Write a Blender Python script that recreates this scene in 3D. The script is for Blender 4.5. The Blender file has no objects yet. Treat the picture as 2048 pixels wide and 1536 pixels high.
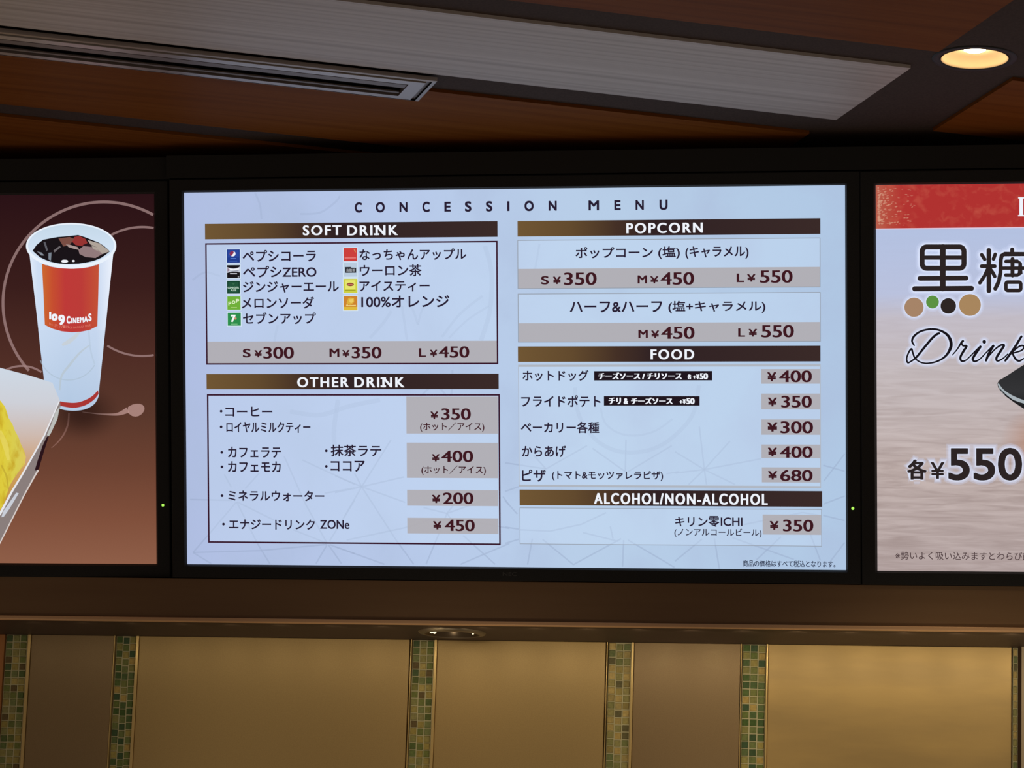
# -*- coding: utf-8 -*-
import bpy, bmesh, math, random
import numpy as np
from mathutils import Vector, Matrix
from mathutils.geometry import tessellate_polygon

random.seed(7)
SC = bpy.context.scene
COL = SC.collection

def lin(r, g, b, k=1.0):
    def f(c):
        c = c / 255.0
        return (c / 12.92 if c <= 0.04045 else ((c + 0.055) / 1.055) ** 2.4) * k
    return (f(r), f(g), f(b), 1.0)

# ------------------------------------------------------------------ camera, world, exposure
F_PX, CX, CY = 6500.0, 1024.0, 768.0                 # focal length of the phone's tele view in 2048x1536 pixels
R = np.array([[0.9851057151035669, 0.0007143404952601532, 0.1719483055686995],
              [0.16871574045639523, -0.19704869968981623, -0.9657674714302462],
              [0.03319212838249285, 0.9803934411345256, -0.19423435121997196]])   # camera axes (columns) in the world
CAM = np.array([0.0, 0.0, 1.6])
cam_data = bpy.data.cameras.new('camera')
cam_data.sensor_width = 36.0
cam_data.lens = F_PX * 36.0 / 2048.0
cam_data.clip_start = 0.05
cam_obj = bpy.data.objects.new('camera', cam_data)
COL.objects.link(cam_obj)
cam_obj.matrix_world = Matrix([[*R[0], CAM[0]], [*R[1], CAM[1]], [*R[2], CAM[2]], [0, 0, 0, 1]])
SC.camera = cam_obj

world = bpy.data.worlds.new('lobby_light')
SC.world = world
world.use_nodes = True
wn = world.node_tree.nodes
wl = world.node_tree.links
wn.clear()
w_out = wn.new('ShaderNodeOutputWorld')
w_bg = wn.new('ShaderNodeBackground')
w_tc = wn.new('ShaderNodeTexCoord')
w_sep = wn.new('ShaderNodeSeparateXYZ')
w_mr = wn.new('ShaderNodeMapRange')
w_rp = wn.new('ShaderNodeValToRGB')
w_mr.inputs['From Min'].default_value = -1.0
w_mr.inputs['From Max'].default_value = 0.3
w_rp.color_ramp.elements[0].color = (0.205, 0.163, 0.128, 1)      # lit lobby floor below
w_rp.color_ramp.elements[1].color = (0.075, 0.056, 0.042, 1)    # dim room around
wl.new(w_tc.outputs['Generated'], w_sep.inputs[0])
wl.new(w_sep.outputs['Z'], w_mr.inputs['Value'])
wl.new(w_mr.outputs[0], w_rp.inputs[0])
wl.new(w_rp.outputs[0], w_bg.inputs['Color'])
w_bg.inputs['Strength'].default_value = 1.0
wl.new(w_bg.outputs[0], w_out.inputs[0])

SC.view_settings.view_transform = 'Standard'
SC.view_settings.look = 'None'
SC.view_settings.exposure = 0.0
SC.view_settings.gamma = 1.0
SC.view_settings.use_curve_mapping = False

# ------------------------------------------------------------------ measuring helpers
def ray(u, v):
    return R @ np.array([(u - CX) / F_PX, -(v - CY) / F_PX, -1.0])
def on_plane(u, v, P, n):
    d = ray(u, v)
    return CAM + d * (np.dot(P - CAM, n) / np.dot(d, n))
WALL_Y = 5.0456
def wx(px, py=1280):
    d = ray(px, py)
    return float(d[0] / d[1] * WALL_Y)

# ------------------------------------------------------------------ object helpers
def tag(o, label=None, cat=None, group=None, kind=None):
    if label: o['label'] = label
    if cat: o['category'] = cat
    if group: o['group'] = group
    if cat and not kind: kind = 'thing'
    if kind: o['kind'] = kind
    return o
def empty(name, loc=(0, 0, 0), mat=None):
    o = bpy.data.objects.new(name, None)
    COL.objects.link(o)
    o.empty_display_size = 0.05
    if mat is not None: o.matrix_world = mat
    else: o.location = loc
    return o

class MB:
    """collects polygons, then links them as ONE mesh object"""
    def __init__(self):
        self.v = []; self.f = []; self.fm = []; self.mats = []; self.smooth = []
    def mi(self, m):
        if m not in self.mats: self.mats.append(m)
        return self.mats.index(m)
    def add(self, verts, faces, m, smooth=False):
        b = len(self.v); k = self.mi(m)
        self.v += [tuple(p) for p in verts]
        for fc in faces:
            self.f.append([b + i for i in fc]); self.fm.append(k); self.smooth.append(smooth)
    def box(self, x0, y0, z0, x1, y1, z1, m):
        vs = [(x, y, z) for z in (z0, z1) for y in (y0, y1) for x in (x0, x1)]
        self.add(vs, [(0, 2, 3, 1), (4, 5, 7, 6), (0, 1, 5, 4), (2, 6, 7, 3), (0, 4, 6, 2), (1, 3, 7, 5)], m)
    def prism(self, pts, z0, z1, m):
        """horizontal polygon (counter-clockwise) with thickness"""
        n = len(pts)
        vs = [(x, y, z0) for x, y in pts] + [(x, y, z1) for x, y in pts]
        self.add(vs, [tuple(reversed(range(n))), tuple(range(n, 2 * n))] +
                 [(i, (i + 1) % n, n + (i + 1) % n, n + i) for i in range(n)], m)
    def lathe(self, prof, m, n=64, c=(0, 0, 0), smooth=True):
        vs = []; fs = []
        for r, z in prof:
            for k in range(n):
                a = 2 * math.pi * k / n
                vs.append((c[0] + r * math.cos(a), c[1] + r * math.sin(a), c[2] + z))
        for i in range(len(prof) - 1):
            for k in range(n):
                fs.append((i * n + k, i * n + (k + 1) % n, (i + 1) * n + (k + 1) % n, (i + 1) * n + k))
        self.add(vs, fs, m, smooth)
    def build(self, name, parent=None, bevel=None):
        me = bpy.data.meshes.new(name)
        me.from_pydata(self.v, [], self.f)
        for m in self.mats: me.materials.append(m)
        me.polygons.foreach_set('material_index', self.fm)
        me.polygons.foreach_set('use_smooth', self.smooth)
        me.update()
        o = bpy.data.objects.new(name, me)
        COL.objects.link(o)
        if parent: o.parent = parent
        if bevel:
            b = o.modifiers.new('bevel', 'BEVEL'); b.width = bevel; b.segments = 2; b.limit_method = 'ANGLE'
        return o

# ------------------------------------------------------------------ materials
def new_mat(name):
    m = bpy.data.materials.new(name); m.use_nodes = True
    nt = m.node_tree; nt.nodes.clear()
    out = nt.nodes.new('ShaderNodeOutputMaterial')
    return m, nt, out
def principled(name, col, rough=0.5, metal=0.0, spec=0.5, noise=None, bump=None):
    m, nt, out = new_mat(name)
    p = nt.nodes.new('ShaderNodeBsdfPrincipled')
    p.inputs['Base Color'].default_value = col
    p.inputs['Roughness'].default_value = rough
    p.inputs['Metallic'].default_value = metal
    p.inputs['Specular IOR Level'].default_value = spec
    nt.links.new(p.outputs[0], out.inputs[0])
    if noise:                                  # noise = (scale vector, second colour, amount)
        tc = nt.nodes.new('ShaderNodeTexCoord'); mp = nt.nodes.new('ShaderNodeMapping')
        nz = nt.nodes.new('ShaderNodeTexNoise'); rp = nt.nodes.new('ShaderNodeValToRGB')
        mp.inputs['Scale'].default_value = noise[0]
        nz.inputs['Scale'].default_value = 1.0; nz.inputs['Detail'].default_value = 4.0
        nt.links.new(tc.outputs['Object'], mp.inputs[0]); nt.links.new(mp.outputs[0], nz.inputs['Vector'])
        nt.links.new(nz.outputs[0], rp.inputs[0])
        rp.color_ramp.elements[0].position = 0.5 - noise[2]; rp.color_ramp.elements[0].color = noise[1]
        rp.color_ramp.elements[1].position = 0.5 + noise[2]; rp.color_ramp.elements[1].color = col
        nt.links.new(rp.outputs[0], p.inputs['Base Color'])
        if bump:
            bp = nt.nodes.new('ShaderNodeBump'); bp.inputs['Strength'].default_value = bump
            bp.inputs['Distance'].default_value = 0.001
            nt.links.new(nz.outputs[0], bp.inputs['Height']); nt.links.new(bp.outputs[0], p.inputs['Normal'])
    return m

GRID = math.radians(25.6)                          # the ceiling grid runs askew to the counter
def wood_mat(name, c0, c1, c2):
    """veneer with the grain along the length of the ceiling boards"""
    m, nt, out = new_mat(name)
    p = nt.nodes.new('ShaderNodeBsdfPrincipled'); p.inputs['Roughness'].default_value = 0.55
    p.inputs['Specular IOR Level'].default_value = 0.03
    tc = nt.nodes.new('ShaderNodeTexCoord'); mp = nt.nodes.new('ShaderNodeMapping'); mp2 = nt.nodes.new('ShaderNodeMapping')
    mp2.inputs['Scale'].default_value = (2.2, 60.0, 1.0)
    mp.inputs['Rotation'].default_value = (0, 0, -GRID)
    n1 = nt.nodes.new('ShaderNodeTexNoise'); n1.inputs['Scale'].default_value = 1.0
    n1.inputs['Detail'].default_value = 6.0; n1.inputs['Distortion'].default_value = 0.6
    rp = nt.nodes.new('ShaderNodeValToRGB')
    rp.color_ramp.elements[0].position = 0.28; rp.color_ramp.elements[0].color = c0
    rp.color_ramp.elements[1].position = 0.72; rp.color_ramp.elements[1].color = c2
    e = rp.color_ramp.elements.new(0.5); e.color = c1
    nt.links.new(tc.outputs['Object'], mp.inputs[0]); nt.links.new(mp.outputs[0], mp2.inputs[0])
    nt.links.new(mp2.outputs[0], n1.inputs['Vector']); nt.links.new(n1.outputs[0], rp.inputs[0])
    nt.links.new(rp.outputs[0], p.inputs['Base Color']); nt.links.new(p.outputs[0], out.inputs[0])
    return m
def ribbed_mat(name, c0, c1):
    m, nt, out = new_mat(name)
    p = nt.nodes.new('ShaderNodeBsdfPrincipled'); p.inputs['Roughness'].default_value = 0.5
    tc = nt.nodes.new('ShaderNodeTexCoord'); mp = nt.nodes.new('ShaderNodeMapping'); mp2 = nt.nodes.new('ShaderNodeMapping')
    mp.inputs['Rotation'].default_value = (0, 0, -GRID)
    mp2.inputs['Scale'].default_value = (0.22, 80.0, 1.0)
    n1 = nt.nodes.new('ShaderNodeTexNoise'); n1.inputs['Scale'].default_value = 1.0; n1.inputs['Detail'].default_value = 3.0
    rp = nt.nodes.new('ShaderNodeValToRGB')
    rp.color_ramp.elements[0].position = 0.32; rp.color_ramp.elements[0].color = c0
    rp.color_ramp.elements[1].position = 0.62; rp.color_ramp.elements[1].color = c1
    bp = nt.nodes.new('ShaderNodeBump'); bp.inputs['Strength'].default_value = 0.4; bp.inputs['Distance'].default_value = 0.0015
    nt.links.new(tc.outputs['Object'], mp.inputs[0]); nt.links.new(mp.outputs[0], mp2.inputs[0])
    nt.links.new(mp2.outputs[0], n1.inputs['Vector']); nt.links.new(n1.outputs[0], rp.inputs[0])
    nt.links.new(rp.outputs[0], p.inputs['Base Color'])
    nt.links.new(n1.outputs[0], bp.inputs['Height']); nt.links.new(bp.outputs[0], p.inputs['Normal'])
    nt.links.new(p.outputs[0], out.inputs[0])
    return m

def em(name, rgb, alpha=1.0, k=1.0, sample=False):
    """a flat patch of picture on a lit screen"""
    m, nt, out = new_mat(name)
    e = nt.nodes.new('ShaderNodeEmission'); e.inputs['Color'].default_value = lin(*rgb); e.inputs['Strength'].default_value = k
    if alpha < 1.0:
        t = nt.nodes.new('ShaderNodeBsdfTransparent'); mx = nt.nodes.new('ShaderNodeMixShader')
        mx.inputs[0].default_value = alpha
        nt.links.new(t.outputs[0], mx.inputs[1]); nt.links.new(e.outputs[0], mx.inputs[2]); nt.links.new(mx.outputs[0], out.inputs[0])
    else:
        nt.links.new(e.outputs[0], out.inputs[0])
    if not sample: m.cycles.emission_sampling = 'NONE'
    return m

M_CEIL = principled('ceiling_black', lin(80, 66, 60), 0.9, spec=0.2, noise=((300, 300, 300), lin(62, 52, 48), 0.3))
M_WOOD = wood_mat('ceiling_veneer', lin(112, 62, 20), lin(125, 71, 25), lin(132, 79, 31))
M_RIB = ribbed_mat('ribbed_white', lin(176, 166, 161), lin(204, 196, 192))
M_BLACK = principled('surround_black', lin(48, 48, 47), 0.85, spec=0.1)
M_BEZEL = principled('bezel_plastic', lin(52, 52, 52), 0.5, spec=0.12, noise=((900, 900, 900), lin(42, 42, 42), 0.3))
M_SEAM = principled('bezel_edge', lin(60, 60, 60), 0.4, spec=0.2)
M_FASCIA = principled('fascia_brown', lin(142, 113, 83), 0.4, spec=0.3, noise=((3, 3, 40), lin(132, 103, 75), 0.25))
M_SOFFIT = principled('soffit_brown', lin(70, 54, 43), 0.6, spec=0.3, noise=((250, 250, 250), lin(62, 47, 37), 0.3))
M_BRONZE = principled('bronze_strip', lin(238, 192, 146), 0.5, 0.2)
M_GOLD = principled('gold_panel', lin(188, 160, 108), 0.42, 0.35, noise=((700, 700, 700), lin(172, 145, 97), 0.3))
M_GOLDS = principled('smudged_gold_panel', lin(190, 160, 104), 0.42, 0.35, noise=((5, 5, 24), lin(174, 147, 98), 0.16))
M_GOLDN = principled('brown_gold_panel', lin(154, 129, 94), 0.42, 0.35, noise=((700, 700, 700), lin(141, 118, 86), 0.3))
M_TAN = principled('tan_panel', lin(170, 112, 62), 0.5, 0.2)
M_TRIM = principled('brass_trim', lin(226, 196, 134), 0.3, 0.5)
M_GROUT = principled('grout', lin(186, 180, 144), 0.9)
M_DARK = principled('dark_joint', lin(46, 32, 22), 0.8, spec=0.1)
M_PIER = principled('grey_pier', lin(150, 134, 112), 0.6)
M_ALU = principled('anodised_aluminium', lin(176, 166, 160), 0.38, 0.55)
M_ALUD = principled('dull_slat', lin(124, 113, 108), 0.5, 0.3)
M_VOID = principled('duct_black', lin(14, 13, 13), 0.9, spec=0.05)
M_CHROME = principled('satin_ring', lin(112, 100, 82), 0.4, 0.5)

def tile_mat(cols):
    m, nt, out = new_mat('mosaic_tile')
    p = nt.nodes.new('ShaderNodeBsdfPrincipled'); p.inputs['Roughness'].default_value = 0.5; p.inputs['Specular IOR Level'].default_value = 0.2
    g = nt.nodes.new('ShaderNodeNewGeometry'); rp = nt.nodes.new('ShaderNodeValToRGB')
    cr = rp.color_ramp; cr.interpolation = 'CONSTANT'
    cols = [(r_ * 1.06, g_, b_ * 0.84) for r_, g_, b_ in cols]
    cr.elements[0].position = 0.0; cr.elements[0].color = lin(*cols[0])
    cr.elements[1].position = 1.0 / len(cols); cr.elements[1].color = lin(*cols[1])
    for i in range(2, len(cols)):
        e = cr.elements.new(i / len(cols)); e.color = lin(*cols[i])
    nz = nt.nodes.new('ShaderNodeTexNoise'); nz.inputs['Scale'].default_value = 260.0
    tc = nt.nodes.new('ShaderNodeTexCoord'); nt.links.new(tc.outputs['Object'], nz.inputs['Vector'])
    mx = nt.nodes.new('ShaderNodeMix'); mx.data_type = 'RGBA'; mx.blend_type = 'OVERLAY'; mx.inputs[0].default_value = 0.35
    nt.links.new(g.outputs['Random Per Island'], rp.inputs[0])
    nt.links.new(rp.outputs[0], mx.inputs[6]); nt.links.new(nz.outputs[0], mx.inputs[7])
    nt.links.new(mx.outputs[2], p.inputs['Base Color']); nt.links.new(p.outputs[0], out.inputs[0])
    return m
M_TILE = tile_mat([(84, 100, 64), (116, 122, 82), (146, 140, 94), (100, 114, 76), (142, 142, 104), (74, 96, 76), (168, 160, 116), (128, 134, 102),
                   (98, 88, 68), (114, 128, 98), (146, 142, 100), (96, 116, 82), (132, 134, 106), (84, 104, 72), (108, 122, 80)])
M_TILE_PALE = tile_mat([(150, 148, 110), (172, 160, 120), (136, 138, 104), (164, 150, 108), (112, 124, 92), (178, 166, 128), (148, 142, 100), (126, 132, 100),
                        (168, 156, 116), (96, 96, 78), (142, 142, 108), (104, 120, 92), (160, 150, 112), (134, 128, 92), (154, 146, 112)])
M_TILE_DEEP = tile_mat([(66, 92, 66), (84, 108, 72), (104, 120, 86), (60, 84, 66), (150, 146, 100), (72, 98, 62), (112, 124, 84), (62, 88, 72),
                        (126, 130, 92), (78, 102, 74), (98, 116, 74), (136, 138, 96), (68, 94, 58), (90, 110, 84), (164, 150, 104)])


# ------------------------------------------------------------------ the setting: ceiling
CZ, PZ = 2.929, 2.924                                # ceiling and underside of the boards hung 5 mm below
E1 = (math.cos(GRID), math.sin(GRID)); E2 = (-math.sin(GRID), math.cos(GRID))
def st(s, t): return (E1[0] * s + E2[0] * t, E1[1] * s + E2[1] * t)
def half_plate(mb, x0, x1, y0, y1, hx, hy, r, z0, z1, m, n=28):
    """plate with a round hole, made of a left and a right half"""
    left = [(x0, y1), (x0, y0), (hx, y0)] + [(hx - r * math.sin(a), hy - r * math.cos(a)) for a in
            [math.pi * i / n for i in range(n + 1)]] + [(hx, y1)]
    right = [(x1, y0), (x1, y1), (hx, y1)] + [(hx + r * math.sin(a), hy + r * math.cos(a)) for a in
            [math.pi * i / n for i in range(n + 1)]] + [(hx, y0)]
    for poly in (left, right):
        mb.prism(poly, z0, z1, m)
DL = (-0.1415, 4.337)                                # ceiling downlight
c = MB(); half_plate(c, -5.0, 3.6, -1.0, 5.3, DL[0], DL[1], 0.0465, CZ, CZ + 0.012, M_CEIL)
tag(c.build('ceiling'), 'dark brown ceiling between the hung boards', kind='structure')

CLIP_Y = 4.88
def clip(poly, ymax=CLIP_Y):
    out = []
    for i, a in enumerate(poly):
        b = poly[(i + 1) % len(poly)]
        ia, ib = a[1] <= ymax, b[1] <= ymax
        if ia: out.append(a)
        if ia != ib:
            k = (ymax - a[1]) / (b[1] - a[1]); out.append((a[0] + k * (b[0] - a[0]), ymax))
    return out
def board(s0, s1, t0, t1, m, label, notch=None):
    poly = clip([st(s0, t0), st(s1, t0), st(s1, t1), st(s0, t1)])
    mb = MB(); mb.prism(poly, PZ, CZ, m)
    o = mb.build('ceiling_panel')
    return tag(o, label, 'ceiling panel', 'boards hung under the ceiling')
# slot vent sits in the gap between the white board and the wood board
VS1, VT0, VT1 = 1.0748, 4.327, 4.437
board(-2.6, 1.683, 3.55, 3.949, M_WOOD, 'brown wood ceiling board at the top edge, nearest the ceiling downlight')
wb = board(-2.6, 1.6775, 4.034, 4.3155, M_RIB, 'pale ribbed ceiling board between two brown wood boards')
board(-2.6, 1.668, 4.400, 4.7105, M_WOOD, 'long brown wood ceiling board below the slot vent, above the menu screen')
board(-2.6, 1.62, 4.778, 5.06, M_WOOD, 'narrow brown wood ceiling wedge above the drink cup screen')
board(1.831, 3.0, 4.034, 4.3155, M_WOOD, 'brown wood ceiling board corner right of the downlight, above the red-banner screen')

# slot vent
def vent():
    root = empty('air_vent', (*st(VS1 - 0.6, (VT0 + VT1) / 2), PZ), None)
    root.rotation_euler = (0, 0, GRID)
    tag(root, 'long narrow silver slot air vent in the ceiling beside the pale ribbed board', 'air vent')
    hx0, hx1 = -2.6, 0.6; hw = (VT1 - VT0) / 2
    f = MB()
    def ring(o0, o1, z0, z1, m):           # mitred flat ring: outer inset o0, inner inset o1
        a = [(hx0 + o0, -hw + o0), (hx1 - 1.5 * o0, -hw + o0), (hx1 - 1.5 * o0, hw - o0), (hx0 + o0, hw - o0)]
        b = [(hx0 + o1, -hw + o1), (hx1 - 1.5 * o1, -hw + o1), (hx1 - 1.5 * o1, hw - o1), (hx0 + o1, hw - o1)]
        vs = [(*p, z0) for p in a] + [(*p, z1) for p in b]
        f.add(vs, [(i, i + 4, (i + 1) % 4 + 4, (i + 1) % 4) for i in range(4)], m)
    ring(0.0, 0.0, 0.0, -0.006, M_ALU)
    ring(0.0, 0.004, -0.006, -0.007, M_ALU)
    ring(0.004, 0.0045, -0.007, -0.004, M_VOID)
    ring(0.0045, 0.009, -0.004, -0.004, M_ALUD)
    ring(0.009, 0.0095, -0.004, -0.008, M_ALU)
    ring(0.0095, 0.024, -0.008, -0.0085, M_ALU)
    ring(0.024, 0.024, -0.0085, -0.0008, M_ALUD)
    f.build('frame', root)
    s = MB(); s.box(hx0 + 0.026, -hw + 0.030, -0.0075, hx1 - 0.037, -hw + 0.047, -0.0045, M_ALUD); s.build('slat', root)
    s = MB(); s.box(hx0 + 0.026, hw - 0.036, -0.006, hx1 - 0.037, hw - 0.029, -0.004, M_ALUD); s.build('slat', root)
    d = MB(); d.box(hx0 + 0.0245, -hw + 0.0245, -0.001, hx1 - 0.0366, hw - 0.0245, -0.0004, M_VOID); d.build('duct', root)
vent()

# ceiling downlight
def downlight():
    root = empty('downlight', (DL[0], DL[1], CZ))
    tag(root, 'lit round downlight glowing warm in the dark ceiling, upper right', 'downlight')
    m_ref = principled('warm_reflector', lin(240, 208, 160), 0.5, 0.0)
    r = MB(); r.lathe([(0.0465, 0.002), (0.0470, -0.0006), (0.0575, -0.0014), (0.0585, -0.0002)], M_BEZEL); r.build('trim_ring', root)
    r = MB(); r.lathe([(0.0462, -0.0012), (0.0450, -0.0006), (0.0440, 0.002), (0.0400, 0.0075), (0.0330, 0.013), (0.0150, 0.0165)], m_ref)
    r.build('reflector', root)
    l = MB(); l.lathe([(0.0148, 0.0160), (0.0150, 0.0118), (0.0120, 0.0105), (0.0001, 0.0102)],
                      em('downlight_lamp', (255, 236, 204), k=30.0, sample=True)); l.build('lamp', root)
    sp = bpy.data.lights.new('downlight_beam', 'SPOT'); sp.energy = 14; sp.color = (1.0, 0.76, 0.46)
    sp.spot_size = math.radians(80); sp.spot_blend = 0.6; sp.shadow_soft_size = 0.03
    so = bpy.data.objects.new('beam', sp); COL.objects.link(so); so.parent = root; so.location = (0, 0, -0.003)
downlight()

# ------------------------------------------------------------------ display bulkhead, fascia, soffit, back wall
TILT = math.radians(13.005)
SW, SH = 1.02, 0.57586                               # lit picture of a 46-inch screen
def disp_frame(centre, yaw, roll):
    U = Vector((math.cos(yaw), math.sin(yaw), 0)); h = Vector((math.sin(yaw), -math.cos(yaw), 0))
    V = Vector((0, 0, math.cos(TILT))) + h * math.sin(TILT)
    U2 = U * math.cos(roll) + V * math.sin(roll); V2 = V * math.cos(roll) - U * math.sin(roll)
    N = U2.cross(V2)
    return Matrix(((U2.x, V2.x, N.x, centre[0]), (U2.y, V2.y, N.y, centre[1]), (U2.z, V2.z, N.z, centre[2]), (0, 0, 0, 1)))
MC = disp_frame((-0.85448, 4.77792, 2.56970), 0.0, 0.0)
ML0 = disp_frame((-1.41585, 4.78730, 2.57077), 0.05831, 0.01122)
ML = ML0 @ Matrix.Translation((-SW / 2, 0, 0))
MR0 = disp_frame((-0.29806, 4.77592, 2.56881), -0.00291, 0.0013)
MR = MR0 @ Matrix.Translation((SW / 2, 0, 0))

w = MB()
def slab(Mx, u0, u1, v0, v1, w0, w1, m):
    vs = [Mx @ Vector((u, v, ww)) for ww in (w0, w1) for v in (v0, v1) for u in (u0, u1)]
    w.add(vs, [(0, 2, 3, 1), (4, 5, 7, 6), (0, 1, 5, 4), (2, 6, 7, 3), (0, 4, 6, 2), (1, 3, 7, 5)], m)
slab(MC, -0.536, 3.6, -0.306, 0.344, -0.045, -0.0195, M_BLACK)
slab(ML, -2.6, 0.5365, -0.306, 0.343, -0.062, -0.0195, M_BLACK)
slab(MC, -0.536, 3.6, 0.3105, 0.345, -0.0195, 0.008, M_BLACK)        # added lip over the screens, shaped to shade the board ends above
slab(ML, -2.6, 0.5365, 0.3105, 0.344, -0.0195, 0.008, M_BLACK)
w.box(-4.9, 4.93, 2.262, 3.4, 4.95, CZ, M_BLACK)  # unseen plate, added to keep ambient light out of the gap
tag(w.build('wall_upper'), 'black leaning bulkhead the screens hang on', kind='structure')

FZ0, FZ1, FY = 2.2058, 2.2672, 4.8460
b = MB(); b.box(-4.9, FY, FZ0, 3.0, FY + 0.03, FZ1, M_FASCIA)
tag(b.build('trim_1'), 'brown fascia board under the screens', kind='structure')
b = MB(); b.box(-4.9, FY - 0.004, 2.2002, 3.0, FY + 0.012, FZ0, M_BRONZE)
tag(b.build('trim_2', bevel=0.0008), 'thin bronze edge strip along the fascia', kind='structure')
SD = (-0.9612, 4.9413)                               # recessed light of the soffit
b = MB(); half_plate(b, -4.9, 3.0, FY + 0.012, WALL_Y + 0.02, SD[0], SD[1], 0.0435, 2.2005, 2.2045, M_SOFFIT)
tag(b.build('trim_3'), 'dark brown soffit behind the fascia', kind='structure')
b = MB(); b.box(-4.9, WALL_Y + 0.010, 0.9, 3.0, WALL_Y + 0.05, 2.2003, M_DARK)
tag(b.build('wall_back'), 'wall behind the counter', kind='structure')

ZT, ZB = 2.2003, 0.95
def panel(p0, p1, m, label, x0=None, x1=None):
    a = wx(p0) if x0 is None else x0; bb = wx(p1) if x1 is None else x1
    mb = MB(); mb.box(a, WALL_Y, ZB, bb, WALL_Y + 0.0095, ZT, m)
    tag(mb.build('wall_panel', bevel=0.0008), label, 'wall panel', 'satin panels of the back wall')
panel(0, 9.5, M_TAN, 'tan wall panel sliver at the left end of the back wall', x0=-4.8)
panel(63.2, 227.6, M_GOLDN, 'dark narrow brown wall panel, first from the left between mosaic strips')
panel(279.5, 819.4, M_GOLD, 'wide gold-brown wall panel under the left half of the menu screen')
panel(875.5, 1211.8, M_GOLD, 'gold wall panel right of the round soffit light')
panel(1269.3, 1481.2, M_GOLDN, 'narrow brown-gold wall panel under the right half of the menu screen')
panel(1537.6, 2023.2, M_GOLDS, 'bright gold wall panel under the red-banner screen, with smudges')

def strip(p0, p1, label, cols=3, trim=None, bead=None, m=M_TILE):
    x0, x1 = wx(p0), wx(p1)
    root = empty('mosaic_strip', ((x0 + x1) / 2, WALL_Y + 0.0095, ZB))
    tag(root, label, 'mosaic strip', 'vertical mosaic strips of the back wall')
    cx0 = (x0 + x1) / 2
    g = MB(); g.box(x0 - cx0, -0.0030, 0, x1 - cx0, 0, ZT - ZB, M_GROUT); g.build('grout', root)
    t = MB(); pw = (x1 - x0) / cols; ph = 0.0116; gap = 0.0016
    rows = int((ZT - ZB) / ph)
    for c_ in range(cols):
        off = random.uniform(0, 0.002)
        for r_ in range(rows):
            zt = ZT - ZB - r_ * ph - off - 0.0005; zb = max(0.001, zt - ph + gap)
            j = random.uniform(-0.0003, 0.0003)
            ax, bx = x0 - cx0 + c_ * pw + gap / 2 + j, x0 - cx0 + (c_ + 1) * pw - gap / 2 + j
            d = -0.0044 + random.uniform(-0.0003, 0.0003); k = 0.0007
            vs = [(ax, -0.003, zb), (bx, -0.003, zb), (bx, -0.003, zt), (ax, -0.003, zt),
                  (ax + k, d, zb + k), (bx - k, d, zb + k), (bx - k, d, zt - k), (ax + k, d, zt - k)]
            t.add(vs, [(4, 5, 6, 7), (0, 1, 5, 4), (1, 2, 6, 5), (2, 3, 7, 6), (3, 0, 4, 7)], m)
    t.build('tiles', root)
    if trim:
        a, bb = wx(trim[0]) - cx0, wx(trim[1]) - cx0
        m_ = MB(); m_.box(a, -0.0120, 0, bb, 0, ZT - ZB, M_TRIM); m_.build('edge_trim', root, bevel=0.0006)
    if bead:
        a, bb = wx(bead[0]) - cx0, wx(bead[1]) - cx0
        m_ = MB(); m_.box(a, -0.0095, 0, bb, 0, ZT - ZB, M_TRIM); m_.build('edge_bead', root)
strip(10.2, 52.5, 'green mosaic strip at the far left, beside the tan panel sliver', trim=(56.4, 62.6))
strip(231.0, 271.2, 'dark green mosaic strip second from the left, beside the dark narrow panel', trim=(273.4, 279.0), bead=(228.2, 229.8), m=M_TILE_DEEP)
strip(825.0, 867.2, 'mosaic strip just below the left end of the round soffit light', trim=(869.6, 875.0), bead=(822.2, 823.8))
strip(1217.0, 1261.8, 'pale sandy green mosaic strip, left edge of the narrow brown-gold panel', trim=(1263.8, 1268.8), bead=(1214.2, 1215.6), m=M_TILE_PALE)
strip(1485.0, 1531.6, 'bright green gridded mosaic strip left of the brightest gold panel', trim=(1533.6, 1537.2), bead=(1482.6, 1483.8), m=M_TILE_DEEP)
strip(2025.6, 2035.6, 'thin pale mosaic strip at the right end, against the dark corner', cols=1, m=M_TILE_PALE)
b = MB(); b.box(wx(2036.4), WALL_Y - 0.012, ZB, wx(2043.6), WALL_Y + 0.0098, ZT, M_DARK)
tag(b.build('trim_4'), 'dark corner joint of the back wall', kind='structure')
b = MB(); b.box(wx(2043.6), WALL_Y - 0.012, ZB, 2.9, WALL_Y + 0.0098, ZT, M_PIER)
tag(b.build('wall_right'), 'grey wall right of the gold panels', kind='structure')

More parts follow.
